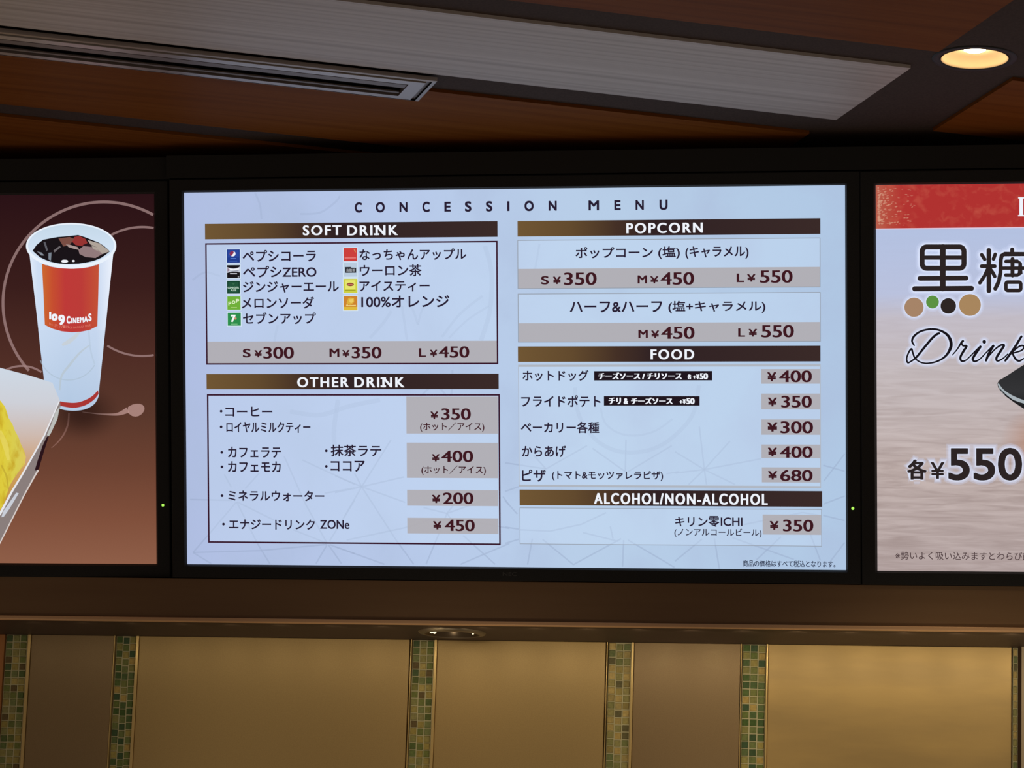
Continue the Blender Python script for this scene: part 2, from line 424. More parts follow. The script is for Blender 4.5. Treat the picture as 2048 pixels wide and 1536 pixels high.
def soffit_light(x, lit, label, energy):
    root = empty('soffit_light', (x, SD[1], 2.2005))
    tag(root, label, 'recessed light')
    r = MB(); r.lathe([(0.0430, 0.003), (0.0432, -0.0045), (0.0445, -0.0046), (0.0515, -0.0030), (0.0530, -0.0006), (0.0530, 0.0)], M_CHROME); r.build('trim_ring', root)
    r = MB(); r.lathe([(0.0428, -0.0035), (0.0400, 0.006), (0.0300, 0.016), (0.0001, 0.018)],
                      principled('dim_reflector', lin(92, 76, 54), 0.3, 0.5)); r.build('reflector', root)
    for dx, dy, rr in ((-0.030, -0.012, 0.0032), (-0.0265, -0.006, 0.0030), (0.0335, -0.002, 0.0022)):  # glints inside the fixture, built as small glowing beads
        l = MB(); l.lathe([(0.0001, -0.0030), (rr * 0.7, -0.0022), (rr, 0.0), (rr * 0.7, 0.0022), (0.0001, 0.003)],
                          em('bulb_glint', (255, 236, 190), k=1.6), n=16, c=(dx, dy, -0.001)); l.build('glint_bead', root)
    sp = bpy.data.lights.new('soffit_beam', 'SPOT'); sp.energy = energy; sp.color = (1.0, 0.74, 0.42)
    sp.spot_size = math.radians(150); sp.spot_blend = 0.9; sp.shadow_soft_size = 0.03
    so = bpy.data.objects.new('beam', sp); COL.objects.link(so); so.parent = root; so.location = (0, 0, -0.008)
    return root
soffit_light(SD[0], True, 'shallow round recessed light in the soffit above the gold panels', 0.10)
# unseen fill spots, added to brighten the back wall
def wall_fill_upper(x, energy):
    """unseen fill spot, added behind the fascia to wash the back wall"""
    sp = bpy.data.lights.new('wall_fill_upper', 'SPOT'); sp.energy = energy; sp.color = (1.0, 0.83, 0.54)
    sp.spot_size = math.radians(165); sp.spot_blend = 1.0; sp.shadow_soft_size = 0.004
    so = bpy.data.objects.new('wall_fill_upper', sp); COL.objects.link(so); so.location = (x, FY + 0.022, 2.196)
    so.rotation_euler = (math.radians(40), 0, 0)
for i_ in range(30):
    x_ = -1.86 + 0.08 * i_
    wall_fill_upper(x_, 0.022 + 0.19 * min(1.0, max(0.0, (x_ + 1.75) / 1.7)) ** 1.1)
def wall_fill_lower(x, energy):
    """unseen fill spot, added below the view and turned to the back wall"""
    sp = bpy.data.lights.new('wall_fill_lower', 'SPOT'); sp.energy = energy; sp.color = (1.0, 0.84, 0.60)
    sp.spot_size = math.radians(74); sp.spot_blend = 0.5; sp.shadow_soft_size = 0.06
    so = bpy.data.objects.new('wall_fill_lower', sp); COL.objects.link(so); so.location = (x, 4.30, 1.42)
    so.rotation_euler = (math.radians(90 + 24), 0, 0)
for x, e in ((-1.75, 2.6), (-0.95, 7.0), (-0.15, 10.5), (0.6, 11)): wall_fill_lower(x, e)  # added fill for the back wall, stronger to the right

# ------------------------------------------------------------------ displays
def sheet(Mx):
    """pixel of the photograph -> (u, v) on the face of this screen"""
    P = np.array(Mx.translation); n = np.array(Mx.col[2])[:3]
    U = np.array(Mx.col[0])[:3]; V = np.array(Mx.col[1])[:3]
    def loc(x, y):
        q = on_plane(x, y, P, n) - P
        return float(q @ U), float(q @ V)
    return loc

_tc = bpy.data.curves.new('lettering', 'FONT'); _to = bpy.data.objects.new('lettering', _tc); COL.objects.link(_to)
_tc.fill_mode = 'FRONT'; _tc.resolution_u = 5
_cache = {}
def glyphs(s, off=0.0, spacing=1.0, shear=0.0):
    key = (s, off, spacing, shear)
    if key not in _cache:
        _tc.body = s; _tc.offset = off; _tc.space_character = spacing; _tc.shear = shear
        bpy.context.view_layer.update()
        me = bpy.data.meshes.new_from_object(_to.evaluated_get(bpy.context.evaluated_depsgraph_get()))
        vs = np.array([v.co[:2] for v in me.vertices]); fs = [tuple(p.vertices) for p in me.polygons]
        bpy.data.meshes.remove(me); _cache[key] = (vs, fs)
    return _cache[key]

STEP = 0.0003
GLOWSET = set()
class Art(MB):
    """flat picture elements on one screen, in that screen's own coordinates"""
    def __init__(self, loc):
        super().__init__(); self.loc = loc
    def rect(self, x0, y0, x1, y1, m, layer):
        xc, yc = (x0 + x1) / 2, (y0 + y1) / 2
        u0, u1 = self.loc(x0, yc)[0], self.loc(x1, yc)[0]; v0, v1 = self.loc(xc, y0)[1], self.loc(xc, y1)[1]
        z = layer * STEP
        self.add([(u0, v1, z), (u1, v1, z), (u1, v0, z), (u0, v0, z)], [(0, 1, 2, 3)], m)
        return u0, v0, u1, v1
    def frame(self, x0, y0, x1, y1, t, m, layer, ty=None):
        ty = t if ty is None else ty
        xc, yc = (x0 + x1) / 2, (y0 + y1) / 2
        u0, u1 = self.loc(x0, yc)[0], self.loc(x1, yc)[0]; v0, v1 = self.loc(xc, y0)[1], self.loc(xc, y1)[1]
        a, bq, z = t * 0.000772, ty * 0.000772, layer * STEP
        o = [(u0, v0), (u1, v0), (u1, v1), (u0, v1)]; i = [(u0 + a, v0 - bq), (u1 - a, v0 - bq), (u1 - a, v1 + bq), (u0 + a, v1 + bq)]
        self.add([(*p, z) for p in o] + [(*p, z) for p in i], [(k, (k + 1) % 4, (k + 1) % 4 + 4, k + 4) for k in range(4)], m)
    def text(self, s, x0, y0, x1, y1, m, layer, off=0.0, fat=0.0, spacing=1.0, fatv=0.0):
        clear = m in GLOWSET
        vs, fs = glyphs(s, off if clear else 0.0, spacing)
        xc, yc = (x0 + x1) / 2, (y0 + y1) / 2
        u0, u1 = self.loc(x0, yc)[0], self.loc(x1, yc)[0]; v0, v1 = self.loc(xc, y0)[1], self.loc(xc, y1)[1]
        fu = fat * 0.000772; fv = fatv * 0.000772
        if not clear and off > 0:                       # heavier weight: the outline is thickened all round
            o_ = off * (v0 - v1) / max(0.3, float(vs[:, 1].max() - vs[:, 1].min())); fu += o_; fv += o_
        u0 += fu; u1 -= fu; v0 -= fv; v1 += fv
        lo, hi = vs.min(0), vs.max(0)
        k = (vs - lo) / (hi - lo)
        z = layer * STEP
        sh = [(0, 0)]
        if fv: sh = [(0, 0), (-fu, -fv * 0.7), (fu, fv * 0.7), (-fu, fv * 0.7), (fu, -fv * 0.7), (-fu * 0.7, fv), (fu * 0.7, -fv), (fu * 0.7, fv), (-fu * 0.7, -fv), (-fu, 0), (fu, 0)]
        elif fu: sh = [(-fu, 0), (0, 0), (fu, 0)]
        for n_, (du, dv) in enumerate(sh):
            self.add([(u0 + a * (u1 - u0) + du, v1 + c_ * (v0 - v1) + dv, z + n_ * 0.000004) for a, c_ in k], fs, m)
    def poly(self, pts, m, layer):
        L = [self.loc(*p) for p in pts]; z = layer * STEP
        tri = tessellate_polygon([[Vector((a, c_, 0)) for a, c_ in L]])
        tri = [t if ((L[t[1]][0] - L[t[0]][0]) * (L[t[2]][1] - L[t[0]][1]) - (L[t[1]][1] - L[t[0]][1]) * (L[t[2]][0] - L[t[0]][0])) > 0 else (t[0], t[2], t[1]) for t in tri]
        self.add([(a, c_, z) for a, c_ in L], tri, m)
    def disc(self, x, y, r, m, layer, ry=None, n=40):
        ry = ry or r
        self.poly([(x + r * math.cos(2 * math.pi * i / n), y - ry * math.sin(2 * math.pi * i / n)) for i in range(n)], m, layer)
    def stroke(self, pts, wd, m, layer, curve=False, caps=True, closed=False):
        P = [np.array(p, float) for p in pts]
        W = list(wd) if hasattr(wd, '__len__') else [wd] * len(P)
        if curve:
            Q, V_ = [], []
            n = len(P)
            for i in range(n - 1):
                p0, p1, p2, p3 = P[max(0, i - 1)], P[i], P[i + 1], P[min(n - 1, i + 2)]
                for k in range(8):
                    t = k / 8
                    Q.append(0.5 * (2 * p1 + (p2 - p0) * t + (2 * p0 - 5 * p1 + 4 * p2 - p3) * t * t + (3 * p1 - p0 - 3 * p2 + p3) * t ** 3))
                    V_.append(W[i] * (1 - t) + W[i + 1] * t)
            Q.append(P[-1]); V_.append(W[-1]); P, W = Q, V_
        n = len(P); A, B = [], []
        for i in range(n):
            if closed: d = P[(i + 1) % n] - P[i - 1]
            else: d = P[min(n - 1, i + 1)] - P[max(0, i - 1)]
            d = d / (np.linalg.norm(d) + 1e-9); nn = np.array([-d[1], d[0]])
            k = 1.0
            if closed or 0 < i < n - 1:
                e = P[(i + 1) % n] - P[i]; e = e / (np.linalg.norm(e) + 1e-9); k = 1 / max(0.6, abs(float(e @ d)))
            A.append(P[i] + nn * W[i] / 2 * k); B.append(P[i] - nn * W[i] / 2 * k)
        z = layer * STEP
        vs = [(*self.loc(*p), z) for p in A] + [(*self.loc(*p), z) for p in B]
        fs = [(i, i + 1, n + i + 1, n + i) for i in range(n - 1)]
        if closed: fs.append((n - 1, 0, n, 2 * n - 1))
        self.add(vs, fs, m)
        if caps and not closed:
            self.disc(P[0][0], P[0][1], W[0] / 2, m, layer, n=16); self.disc(P[-1][0], P[-1][1], W[-1] / 2, m, layer, n=16)
    def rring(self, x0, y0, x1, y1, r, wd, m, layer):
        pts = []
        for cx_, cy_, a0 in ((x1 - r, y0 + r, -90), (x1 - r, y1 - r, 0), (x0 + r, y1 - r, 90), (x0 + r, y0 + r, 180)):
            for k in range(7):
                a = math.radians(a0 + 15 * k); pts.append((cx_ + r * math.cos(a), cy_ + r * math.sin(a)))
        self.stroke(pts, wd, m, layer, closed=True)

def grad(name, axis, a, bq, stops, alpha=1.0, sample=False, noise=None):
    """picture colour running along the screen; a, bq = range in the screen's own metres; stops = [(position, rgb)]"""
    m, nt, out = new_mat(name)
    tc = nt.nodes.new('ShaderNodeTexCoord'); sp = nt.nodes.new('ShaderNodeSeparateXYZ'); mr = nt.nodes.new('ShaderNodeMapRange')
    rp = nt.nodes.new('ShaderNodeValToRGB'); e = nt.nodes.new('ShaderNodeEmission')
    mr.inputs['From Min'].default_value = a; mr.inputs['From Max'].default_value = bq
    nt.links.new(tc.outputs['Object'], sp.inputs[0]); nt.links.new(sp.outputs[axis], mr.inputs['Value'])
    nt.links.new(mr.outputs[0], rp.inputs[0])
    cr = rp.color_ramp
    cr.elements[0].position, cr.elements[0].color = stops[0][0], lin(*stops[0][1])
    cr.elements[1].position, cr.elements[1].color = stops[-1][0], lin(*stops[-1][1])
    for p, c_ in stops[1:-1]:
        k = cr.elements.new(p); k.color = lin(*c_)
    col = rp.outputs[0]
    if noise:                                     # (scale xyz, rgb, from, to)
        mp = nt.nodes.new('ShaderNodeMapping'); mp.inputs['Scale'].default_value = noise[0]
        nz = nt.nodes.new('ShaderNodeTexNoise'); nz.inputs['Scale'].default_value = 1.0; nz.inputs['Detail'].default_value = 5.0
        nz.inputs['Distortion'].default_value = 0.4
        m2 = nt.nodes.new('ShaderNodeMapRange'); m2.inputs['From Min'].default_value = noise[2]; m2.inputs['From Max'].default_value = noise[3]
        m2.inputs['To Max'].default_value = noise[4]
        mx = nt.nodes.new('ShaderNodeMix'); mx.data_type = 'RGBA'; mx.inputs[7].default_value = lin(*noise[1])
        nt.links.new(tc.outputs['Object'], mp.inputs[0]); nt.links.new(mp.outputs[0], nz.inputs['Vector'])
        nt.links.new(nz.outputs[0], m2.inputs['Value']); nt.links.new(m2.outputs[0], mx.inputs[0]); nt.links.new(col, mx.inputs[6])
        col = mx.outputs[2]
    nt.links.new(col, e.inputs['Color'])
    if alpha < 1:
        t = nt.nodes.new('ShaderNodeBsdfTransparent'); mx = nt.nodes.new('ShaderNodeMixShader'); mx.inputs[0].default_value = alpha
        nt.links.new(t.outputs[0], mx.inputs[1]); nt.links.new(e.outputs[0], mx.inputs[2]); nt.links.new(mx.outputs[0], out.inputs[0])
    else: nt.links.new(e.outputs[0], out.inputs[0])
    if not sample: m.cycles.emission_sampling = 'NONE'
    return m

M_LED = em('green_led', (170, 240, 90), k=1.3)
M_LOGO = principled('grey_print', lin(62, 62, 62), 0.5)
def display(name, Mx, label, screen_mat, led_px, logo_px=None, art=None):
    loc = sheet(Mx)
    root = empty(name, mat=Mx)
    tag(root, label, 'display screen', 'row of three menu screens')
    bz = MB(); hw, hh, bw, bh = SW / 2, SH / 2, 0.0228, 0.0208
    loops = [(hw + bw, hh + bh, -0.0185), (hw + bw, hh + bh, 0.003), (hw + bw - 0.0012, hh + bh - 0.0012, 0.0042),
             (hw + 0.0030, hh + 0.0030, 0.0042), (hw + 0.0002, hh + 0.0002, 0.0004)]
    vs = []; fs = []
    for a, c_, z in loops: vs += [(-a, -c_, z), (a, -c_, z), (a, c_, z), (-a, c_, z)]
    bz.add(vs, [(3, 2, 1, 0)] + [(i * 4 + k, i * 4 + (k + 1) % 4, (i + 1) * 4 + (k + 1) % 4, (i + 1) * 4 + k) for i in range(3) for k in range(4)], M_BEZEL)
    bz.add(vs[12:20], [(k, (k + 1) % 4, 4 + (k + 1) % 4, 4 + k) for k in range(4)], M_SEAM)
    bezel = bz.build('bezel', root)
    u, v = loc(*led_px)
    ld = MB(); ld.lathe([(0.0022, 0.0), (0.0019, 0.0008), (0.0001, 0.0011)], M_LED, n=16, c=(u, v, 0.0042))
    tag(ld.build('power_light', bezel), 'tiny green power light')
    if logo_px:
        lg = Art(loc); lg.text('NEC', *logo_px, M_LOGO, 15, off=0.015); lg.build('logo', bezel)
    sc = Art(loc); sc.add([(-hw, -hh, 0), (hw, -hh, 0), (hw, hh, 0), (-hw, hh, 0)], [(0, 1, 2, 3)], screen_mat)
    if art: art(sc)
    return root, loc, sc.build('screen', root)

# ---------------------------------------------------------------- menu screen
K_INK = em('ink', (40, 30, 50)); K_PRICE = em('price_ink', (62, 24, 32)); K_WHITE = em('white_ink', (240, 244, 252))
K_TAGBLACK = em('tag_black', (32, 22, 30)); K_LINE = em('maroon_line', (56, 24, 42)); K_GREYLINE = em('grey_line', (150, 158, 170))
K_GREYBAND = em('grey_band', (176, 182, 192)); K_BAND = em('price_band', (176, 172, 176), 0.92); K_FILL = em('box_fill', (206, 226, 250), 0.32)
K_NET = em('net_line', (150, 166, 196), 0.40); K_NETS = em('net_soft', (150, 166, 196), 0.24)
bg = grad('menu_background', 0, -0.51, 0.51, [(0.0, (176, 190, 226)), (0.35, (184, 202, 234)), (0.62, (184, 206, 232)), (1.0, (176, 200, 228))],
          sample=True, noise=((7, 7, 7), (172, 188, 218), 0.45, 0.8, 0.8))
def menu_net(a):                                        # faint net drawn on the background
    for p, q in (((435, 1050), (205, 1320)), ((435, 1050), (600, 1380)), ((440, 1052), (720, 1190)), ((400, 1040), (78, 1032)), ((395, 940), (340, 840)),
                 ((500, 950), (610, 830)), ((100, 1440), (205, 1320)), ((100, 1440), (620, 1425)), ((620, 1425), (1130, 1378)), ((100, 1440), (240, 1525)),
                 ((1130, 1370), (870, 1265)), ((1130, 1370), (960, 1060)), ((960, 1060), (800, 700)), ((1150, 1350), (1340, 1040)), ((1130, 1380), (1045, 1525)),
                 ((1140, 1380), (1240, 1525)), ((1150, 1380), (1344, 1450)), ((600, 1380), (690, 1525)), ((940, 730), (1340, 915)), ((1110, 985), (1340, 945))):
        a.stroke([(360 + p[0] / 3.84, 730 + p[1] / 3.84), (360 + q[0] / 3.84, 730 + q[1] / 3.84)], 3.0, K_NET, 1, caps=False)
    for p, q in (((205, 935), (430, 575)), ((205, 935), (0, 850)), ((205, 935), (530, 860)), ((205, 935), (0, 980)), ((205, 935), (540, 1055)), ((205, 935), (70, 1170)),
                 ((205, 935), (470, 1345)), ((205, 935), (150, 830)), ((860, 1140), (1240, 1005)), ((860, 1140), (680, 1095)), ((860, 1140), (800, 1290)), ((860, 1140), (960, 1280)),
                 ((700, 1530), (800, 1290)), ((90, 1345), (535, 1250)), ((535, 1250), (760, 1180)), ((0, 1395), (380, 1530)), ((470, 1345), (605, 1530)),
                 ((985, 1310), (1230, 1530)), ((965, 1530), (1340, 1370)), ((1290, 1010), (1340, 1080)), ((1060, 1205), (1340, 1255)), ((860, 1140), (1000, 960))):
        a.stroke([(670 + p[0] / 3.84, 730 + p[1] / 3.84), (670 + q[0] / 3.84, 730 + q[1] / 3.84)], 3.0, K_NET, 1, caps=False)
    for p, q in (((300, 760), (600, 590)), ((300, 760), (0, 715)), ((300, 760), (210, 660)), ((880, 780), (640, 610)), ((880, 780), (885, 545)), ((900, 780), (1220, 590)),
                 ((1180, 795), (1275, 780)), ((200, 1270), (165, 1460)), ((275, 1275), (500, 1460)), ((500, 1460), (850, 1270)), ((868, 1280), (860, 1475)),
                 ((900, 1280), (1240, 1480)), ((0, 1305), (100, 1275)), ((0, 990), (90, 1090)), ((0, 925), (100, 890)), ((0, 1185), (100, 1200)), ((110, 1205), (330, 1215)),
                 ((330, 1215), (560, 1165)), ((560, 1165), (740, 1080)), ((570, 1225), (830, 1290)), ((790, 1270), (770, 1180))):
        a.stroke([(1010 + p[0] / 3.657, 730 + p[1] / 3.657), (1010 + q[0] / 3.657, 730 + q[1] / 3.657)], 3.0, K_NET, 1, caps=False)
    for p, q in (((205, 730), (385, 530)), ((205, 730), (600, 655)), ((205, 730), (0, 605)), ((205, 730), (170, 430)), ((205, 730), (0, 755)), ((205, 730), (95, 835)),
                 ((205, 730), (420, 835)), ((205, 730), (220, 835)), ((1040, 810), (1185, 620)), ((1035, 700), (1185, 742)), ((1040, 970), (1185, 915)), ((1035, 1050), (1185, 1087)),
                 ((0, 1370), (190, 1215)), ((275, 1210), (310, 1425)), ((400, 1205), (830, 1358)), ((570, 1360), (740, 1200)), ((945, 1180), (1015, 1365)), ((1075, 1385), (1185, 1240)),
                 ((480, 1115), (890, 1030)), ((890, 1030), (1010, 1050))):
        a.stroke([(1350 + p[0] / 3.492, 730 + p[1] / 3.492), (1350 + q[0] / 3.492, 730 + q[1] / 3.492)], 3.0, K_NET, 1, caps=False)
    a.stroke([(1150, 775), (1151, 800), (1162, 840), (1190, 878), (1225, 899), (1262, 905), (1305, 898), (1345, 875), (1385, 830), (1398, 770)], 8, K_NETS, 1, curve=True, caps=False)
    a.stroke([(1201, 815), (1210, 845), (1235, 865), (1270, 871), (1310, 862), (1345, 838)], 4, K_NETS, 1, curve=True, caps=False)
    a.stroke([(962, 681), (980, 620), (983, 545), (970, 492)], 9, K_NETS, 1, curve=True, caps=False)
    a.stroke([(884, 674), (920, 628), (965, 592)], 5, K_NETS, 1, curve=True, caps=False)
    a.stroke([(898, 676), (935, 640), (978, 612)], 4, K_NETS, 1, curve=True, caps=False)
    a.stroke([(740, 676), (765, 648), (783, 622)], 6, K_NETS, 1, curve=True, caps=False)
    a.stroke([(814, 681), (809, 645), (804, 612)], 5, K_NETS, 1, curve=True, caps=False)
    a.stroke([(836, 650), (826, 620), (812, 600)], 5, K_NETS, 1, curve=True, caps=False)
    a.stroke([(836, 650), (842, 625), (850, 610)], 4, K_NETS, 1, curve=True, caps=False)
    a.stroke([(835, 800), (870, 770), (900, 795), (905, 740)], 4, K_NETS, 1, curve=True, caps=False)
    a.stroke([(1070, 540), (1077, 500), (1079, 488)], 4, K_NETS, 1, curve=True, caps=False)
    a.stroke([(580, 823), (640, 830), (700, 812), (760, 800)], 9, K_NETS, 1, curve=True, caps=False)
    a.stroke([(670, 900), (668, 860), (676, 800)], 9, K_NETS, 1, curve=True, caps=False)
    a.stroke([(385, 560), (410, 545), (440, 552)], 4, K_NETS, 1, curve=True, caps=False)
    a.stroke([(510, 385), (520, 410), (523, 438)], 4, K_NETS, 1, curve=True, caps=False)
    a.stroke([(600, 428), (640, 425), (670, 405), (680, 392)], 4, K_NETS, 1, curve=True, caps=False)
    a.stroke([(548, 690), (552, 665), (556, 650)], 5, K_NETS, 1, curve=True, caps=False)

menu, LC, menu_screen = display('menu_display', MC, 'wall screen showing the white concession menu with drink and food prices, centre of three', bg, (1706, 1016.5), (1006.5, 1143.5, 1034.5, 1151.5), menu_net)
def A(): return Art(LC)


# widely spaced title, letter by letter
for ch, x, wd in (('C', 717, 14.6), ('O', 760.8, 18.2), ('N', 807.3, 16), ('C', 852.4, 14.8), ('E', 895.4, 12.6), ('S', 936.6, 13), ('S', 978.6, 13), ('I', 1017, 4.6),
                  ('O', 1058.4, 18.4), ('N', 1105.6, 16.4), ('M', 1187.8, 21), ('E', 1235.2, 12.8), ('N', 1279.6, 16.6), ('U', 1327.3, 16.4)):
    yc = 415.0 - (x - 717) * 0.0088; e = 0.6 if ch in 'COSU' else 0.0
    a = A(); a.text(ch, x - wd / 2, yc - 9.8 - e, x + wd / 2, yc + 9.8 + (0.6 if ch in 'COS' else e), K_INK, 4, off=0.030); a.build('title_letter', menu_screen)

def hbar(x0, y0, x1, y1, t):
    a = A()
    u0, u1 = LC(x0, (y0 + y1) / 2)[0], LC(x1, (y0 + y1) / 2)[0]
    m = grad('heading_bar', 0, u0, u1, [(0.0, (112, 86, 52)), (0.18, (98, 74, 46)), (0.33, (68, 48, 38)), (0.45, (48, 34, 36)), (1.0, (58, 42, 40))])
    a.rect(x0, y0, x1, y1, m, 3)
    tx0, ty0, tx1, ty1 = t[1:5]
    for wd, wa, wb_ in t[6] if len(t) > 6 else ((t[0], tx0, tx1),):
        a.text(wd, wa, ty0, wb_, ty1, K_WHITE, 5, off=0.012, fat=0.6, spacing=1.25)
    if 'DRINK' in t[0]:                                  # the heading face gives its I feet
        h = ty1 - ty0
        xi = tx0 + (tx1 - tx0) * t[5]
        a.rect(xi - 5.4, ty0 + 0.3, xi + 5.4, ty0 + 3.8, K_WHITE, 6); a.rect(xi - 5.4, ty1 - 3.8, xi + 5.4, ty1 - 0.3, K_WHITE, 6)
    a.build('section_heading', menu_screen)
hbar(410.3, 445.0, 995.3, 476.2, ('SOFT DRINK', 606, 450.4, 796, 470.6, 0.776, (('SOFT', 606, 683.2), ('DRINK', 694.8, 796))))
hbar(413.4, 747.6, 997.6, 778.3, ('OTHER DRINK', 594.9, 754.4, 809.3, 774.4, 0.803, (('OTHER', 594.9, 697.8), ('DRINK', 709, 809.3))))
hbar(1035.3, 439.3, 1640.8, 470.6, ('POPCORN', 1252.8, 445.6, 1405.9, 466.2))
hbar(1036, 692.2, 1641, 723.5, ('FOOD', 1301.5, 698.6, 1388.5, 718.8))
hbar(1039.5, 980.7, 1644.4, 1012.0, ('ALCOHOL/NON-ALCOHOL', 1188.3, 986.6, 1535.6, 1009.0))

def sframe(x0, y0, x1, y1, t, m, ty=None, fill=True):
    a = A()
    if fill: a.rect(x0, y0, x1, y1, K_FILL, 2)
    a.frame(x0, y0, x1, y1, t, m, 4, ty)
    a.build('section_frame', menu_screen)
sframe(411.8, 484.0, 996.2, 728.9, 3.0, K_LINE)
sframe(415.4, 788.3, 1000.9, 1087.8, 3.2, K_LINE)
sframe(1035.3, 477.7, 1641.0, 576.2, 1.4, K_GREYLINE)
sframe(1036.0, 585.7, 1641.5, 684.0, 1.4, K_GREYLINE)
sframe(1037.2, 728.9, 1641.8, 975.0, 1.4, K_GREYBAND, 4.2)
sframe(1039.8, 1016.8, 1643.8, 1090.5, 1.2, K_GREYLINE)

def price_row(x0, y0, x1, y1, items):
    a = A(); a.rect(x0, y0, x1, y1, K_BAND, 3)
    for size, yen, num in items:
        if size: a.text(size[0], *size[1], K_PRICE, 5, off=0.016, fat=0.4)
        a.text('¥', *yen, K_PRICE, 5, off=0.030)
        a.text(num[0], *num[1], K_PRICE, 5, off=0.004, fat=0.9)
    a.build('price_band', menu_screen)
price_row(415, 682.3, 994.5, 726, [(('S', (486, 697.6, 502, 714.7)), (509.4, 700.3, 524.5, 714.5), ('300', (527, 693.8, 588.4, 717.2))),
    (('M', (659.4, 697, 679.2, 714)), (685, 700, 699.6, 714.2), ('350', (703.7, 693.6, 763.5, 716.6))),
    (('L', (838.2, 696.4, 852.4, 713.8)), (860.3, 699.4, 874.8, 713.4), ('450', (877.7, 692.6, 939, 715.2)))])
price_row(1036, 535.8, 1640, 575.3, [(('S', (1082.3, 552, 1098, 569)), (1106.4, 553, 1122, 568.2), ('350', (1128, 544.8, 1193.6, 570.2))),
    (('M', (1275.5, 550.6, 1294.3, 567)), (1300.8, 552.3, 1317, 566.8), ('450', (1321.3, 544.4, 1388.5, 569.7))),
    (('L', (1473.6, 547, 1488.5, 564.4)), (1494.5, 548.2, 1511, 563.5), ('550', (1519.8, 540.4, 1585.4, 565.8)))])
price_row(1036.8, 645.2, 1640.6, 683.2, [(('M', (1277, 659.8, 1296, 676)), (1302.7, 661, 1318.4, 676), ('450', (1322.5, 653.3, 1389.3, 677.8))),
    (('L', (1476.5, 656.7, 1490.4, 673.5)), (1497.4, 657.9, 1514.3, 673.1), ('550', (1522.7, 649.9, 1588, 674.9)))])
def price_tag(x0, y0, x1, y1, yen, num, note=None):
    a = A(); a.rect(x0, y0, x1, y1, K_BAND, 3)
    a.text('¥', *yen, K_PRICE, 5, off=0.030); a.text(num[0], *num[1], K_PRICE, 5, off=0.004, fat=0.9)
    if note: a.text('(ホット／アイス)', *note, K_PRICE, 5, off=0.012)
    a.build('price_tag', menu_screen)
price_tag(813, 793.3, 996, 867.2, (861.4, 823, 876.6, 838.2), ('350', (883, 816.6, 942, 839.6)), (840.6, 844.4, 969, 863.6))
price_tag(813.8, 885.5, 996.4, 956, (864, 908.2, 879.6, 922.8), ('400', (883, 901.2, 946.8, 924.2)), (843.2, 930.8, 972, 950.2))
price_tag(814.5, 980, 996.6, 1011.8, (864.5, 989.4, 881, 1006), ('200', (886, 985, 947.3, 1008)))
price_tag(814.8, 1036, 997, 1067.2, (866.6, 1042.4, 883.5, 1058.7), ('450', (890, 1039.2, 950, 1062.2)))
price_tag(1522.7, 738, 1640, 767.4, (1534.7, 744.2, 1552.8, 762.4), ('400', (1558.5, 740.8, 1624, 764.5)))
price_tag(1522.9, 787.3, 1640.2, 818.8, (1536, 795.2, 1554, 812.6), ('350', (1562.5, 791.5, 1624, 815.1)))
price_tag(1523, 838.8, 1640.4, 869.5, (1534.7, 844.5, 1555.3, 863.2), ('300', (1561, 842.4, 1626.3, 866.7)))
price_tag(1523.2, 889.2, 1640.6, 916.2, (1536, 895.1, 1554, 912.8), ('400', (1560, 892.6, 1625.5, 915.8)))
price_tag(1523.8, 934.8, 1641, 964.9, (1536.2, 941.9, 1554.7, 959.1), ('680', (1560.5, 939.5, 1625.5, 962.2)))
price_tag(1525.5, 1029.3, 1642.2, 1069.3, (1539.6, 1042, 1557.6, 1059.4), ('350', (1566, 1039.2, 1627, 1062.9)))

def item(segs, bullet=None, fat=0.0):
    a = A()
    for s in segs: a.text(s[0], *s[1:5], K_INK, 5, off=s[5] if len(s) > 5 else 0.017, fat=fat)
    if bullet: a.disc(bullet[0], bullet[1], 2.7, K_INK, 5, n=20)
    a.build('item_lettering', menu_screen)
for s in (('ペプシコーラ', 485.8, 499.8, 632.2, 523.2), ('ペプシZERO', 486.5, 531.6, 633.4, 554.6), ('ジンジャーエール', 486.5, 562.4, 678, 585.2),
          ('メロンソーダ', 484, 593.8, 628.6, 617.2), ('セブンアップ', 486.5, 624.6, 632.2, 648.4), ('なっちゃんアップル', 719.4, 497.4, 933, 520),
          ('ウーロン茶', 719.9, 528.8, 843.5, 552.6), ('アイスティー', 719.4, 561.3, 859.6, 583.2), ('100%オレンジ', 723, 590.8, 898.9, 614.7)): item([s])
item([('コーヒー', 451, 813.2, 545, 833)], (442.8, 822.4))
item([('ロイヤルミルクティー', 453.2, 843.6, 621.2, 865.5)], (442.8, 853.8))
item([('カフェラテ', 456.4, 893.4, 562.6, 915.5)], (444.1, 904.5)); item([('カフェモカ', 456.4, 922.5, 561.8, 944.1)], (444.4, 933.6))
item([('抹茶ラテ', 662, 889.2, 763, 913)], (653, 901.4)); item([('ココア', 661.6, 921.2, 730, 943.2)], (653, 932.6))
item([('ミネラルウォーター', 457, 981.1, 649, 1002.2)], (444.6, 991.2))
item([('エナジードリンク', 458.4, 1038.4, 630.3, 1058.8), ('ZONe', 640.7, 1039.8, 699.3, 1057.8)], (447.5, 1048.2))
item([('ポップコーン', 1151.4, 493.6, 1306.3, 516.4), ('(塩)', 1316.6, 492.6, 1360, 518.2), ('(キャラメル)', 1371, 492.4, 1497.4, 518)])
item([('ハーフ&ハーフ', 1140, 603, 1324.4, 624.6), ('(塩+キャラメル)', 1337, 601.2, 1531, 626.4)])
for s in (('ホットドッグ', 1045.5, 740.2, 1177.6, 761.6), ('フライドポテト', 1042.8, 790.5, 1201.4, 813.6), ('ベーカリー各種', 1042.3, 843.3, 1198.7, 866.2), ('からあげ', 1044.2, 891.1, 1132.2, 914)): item([s])
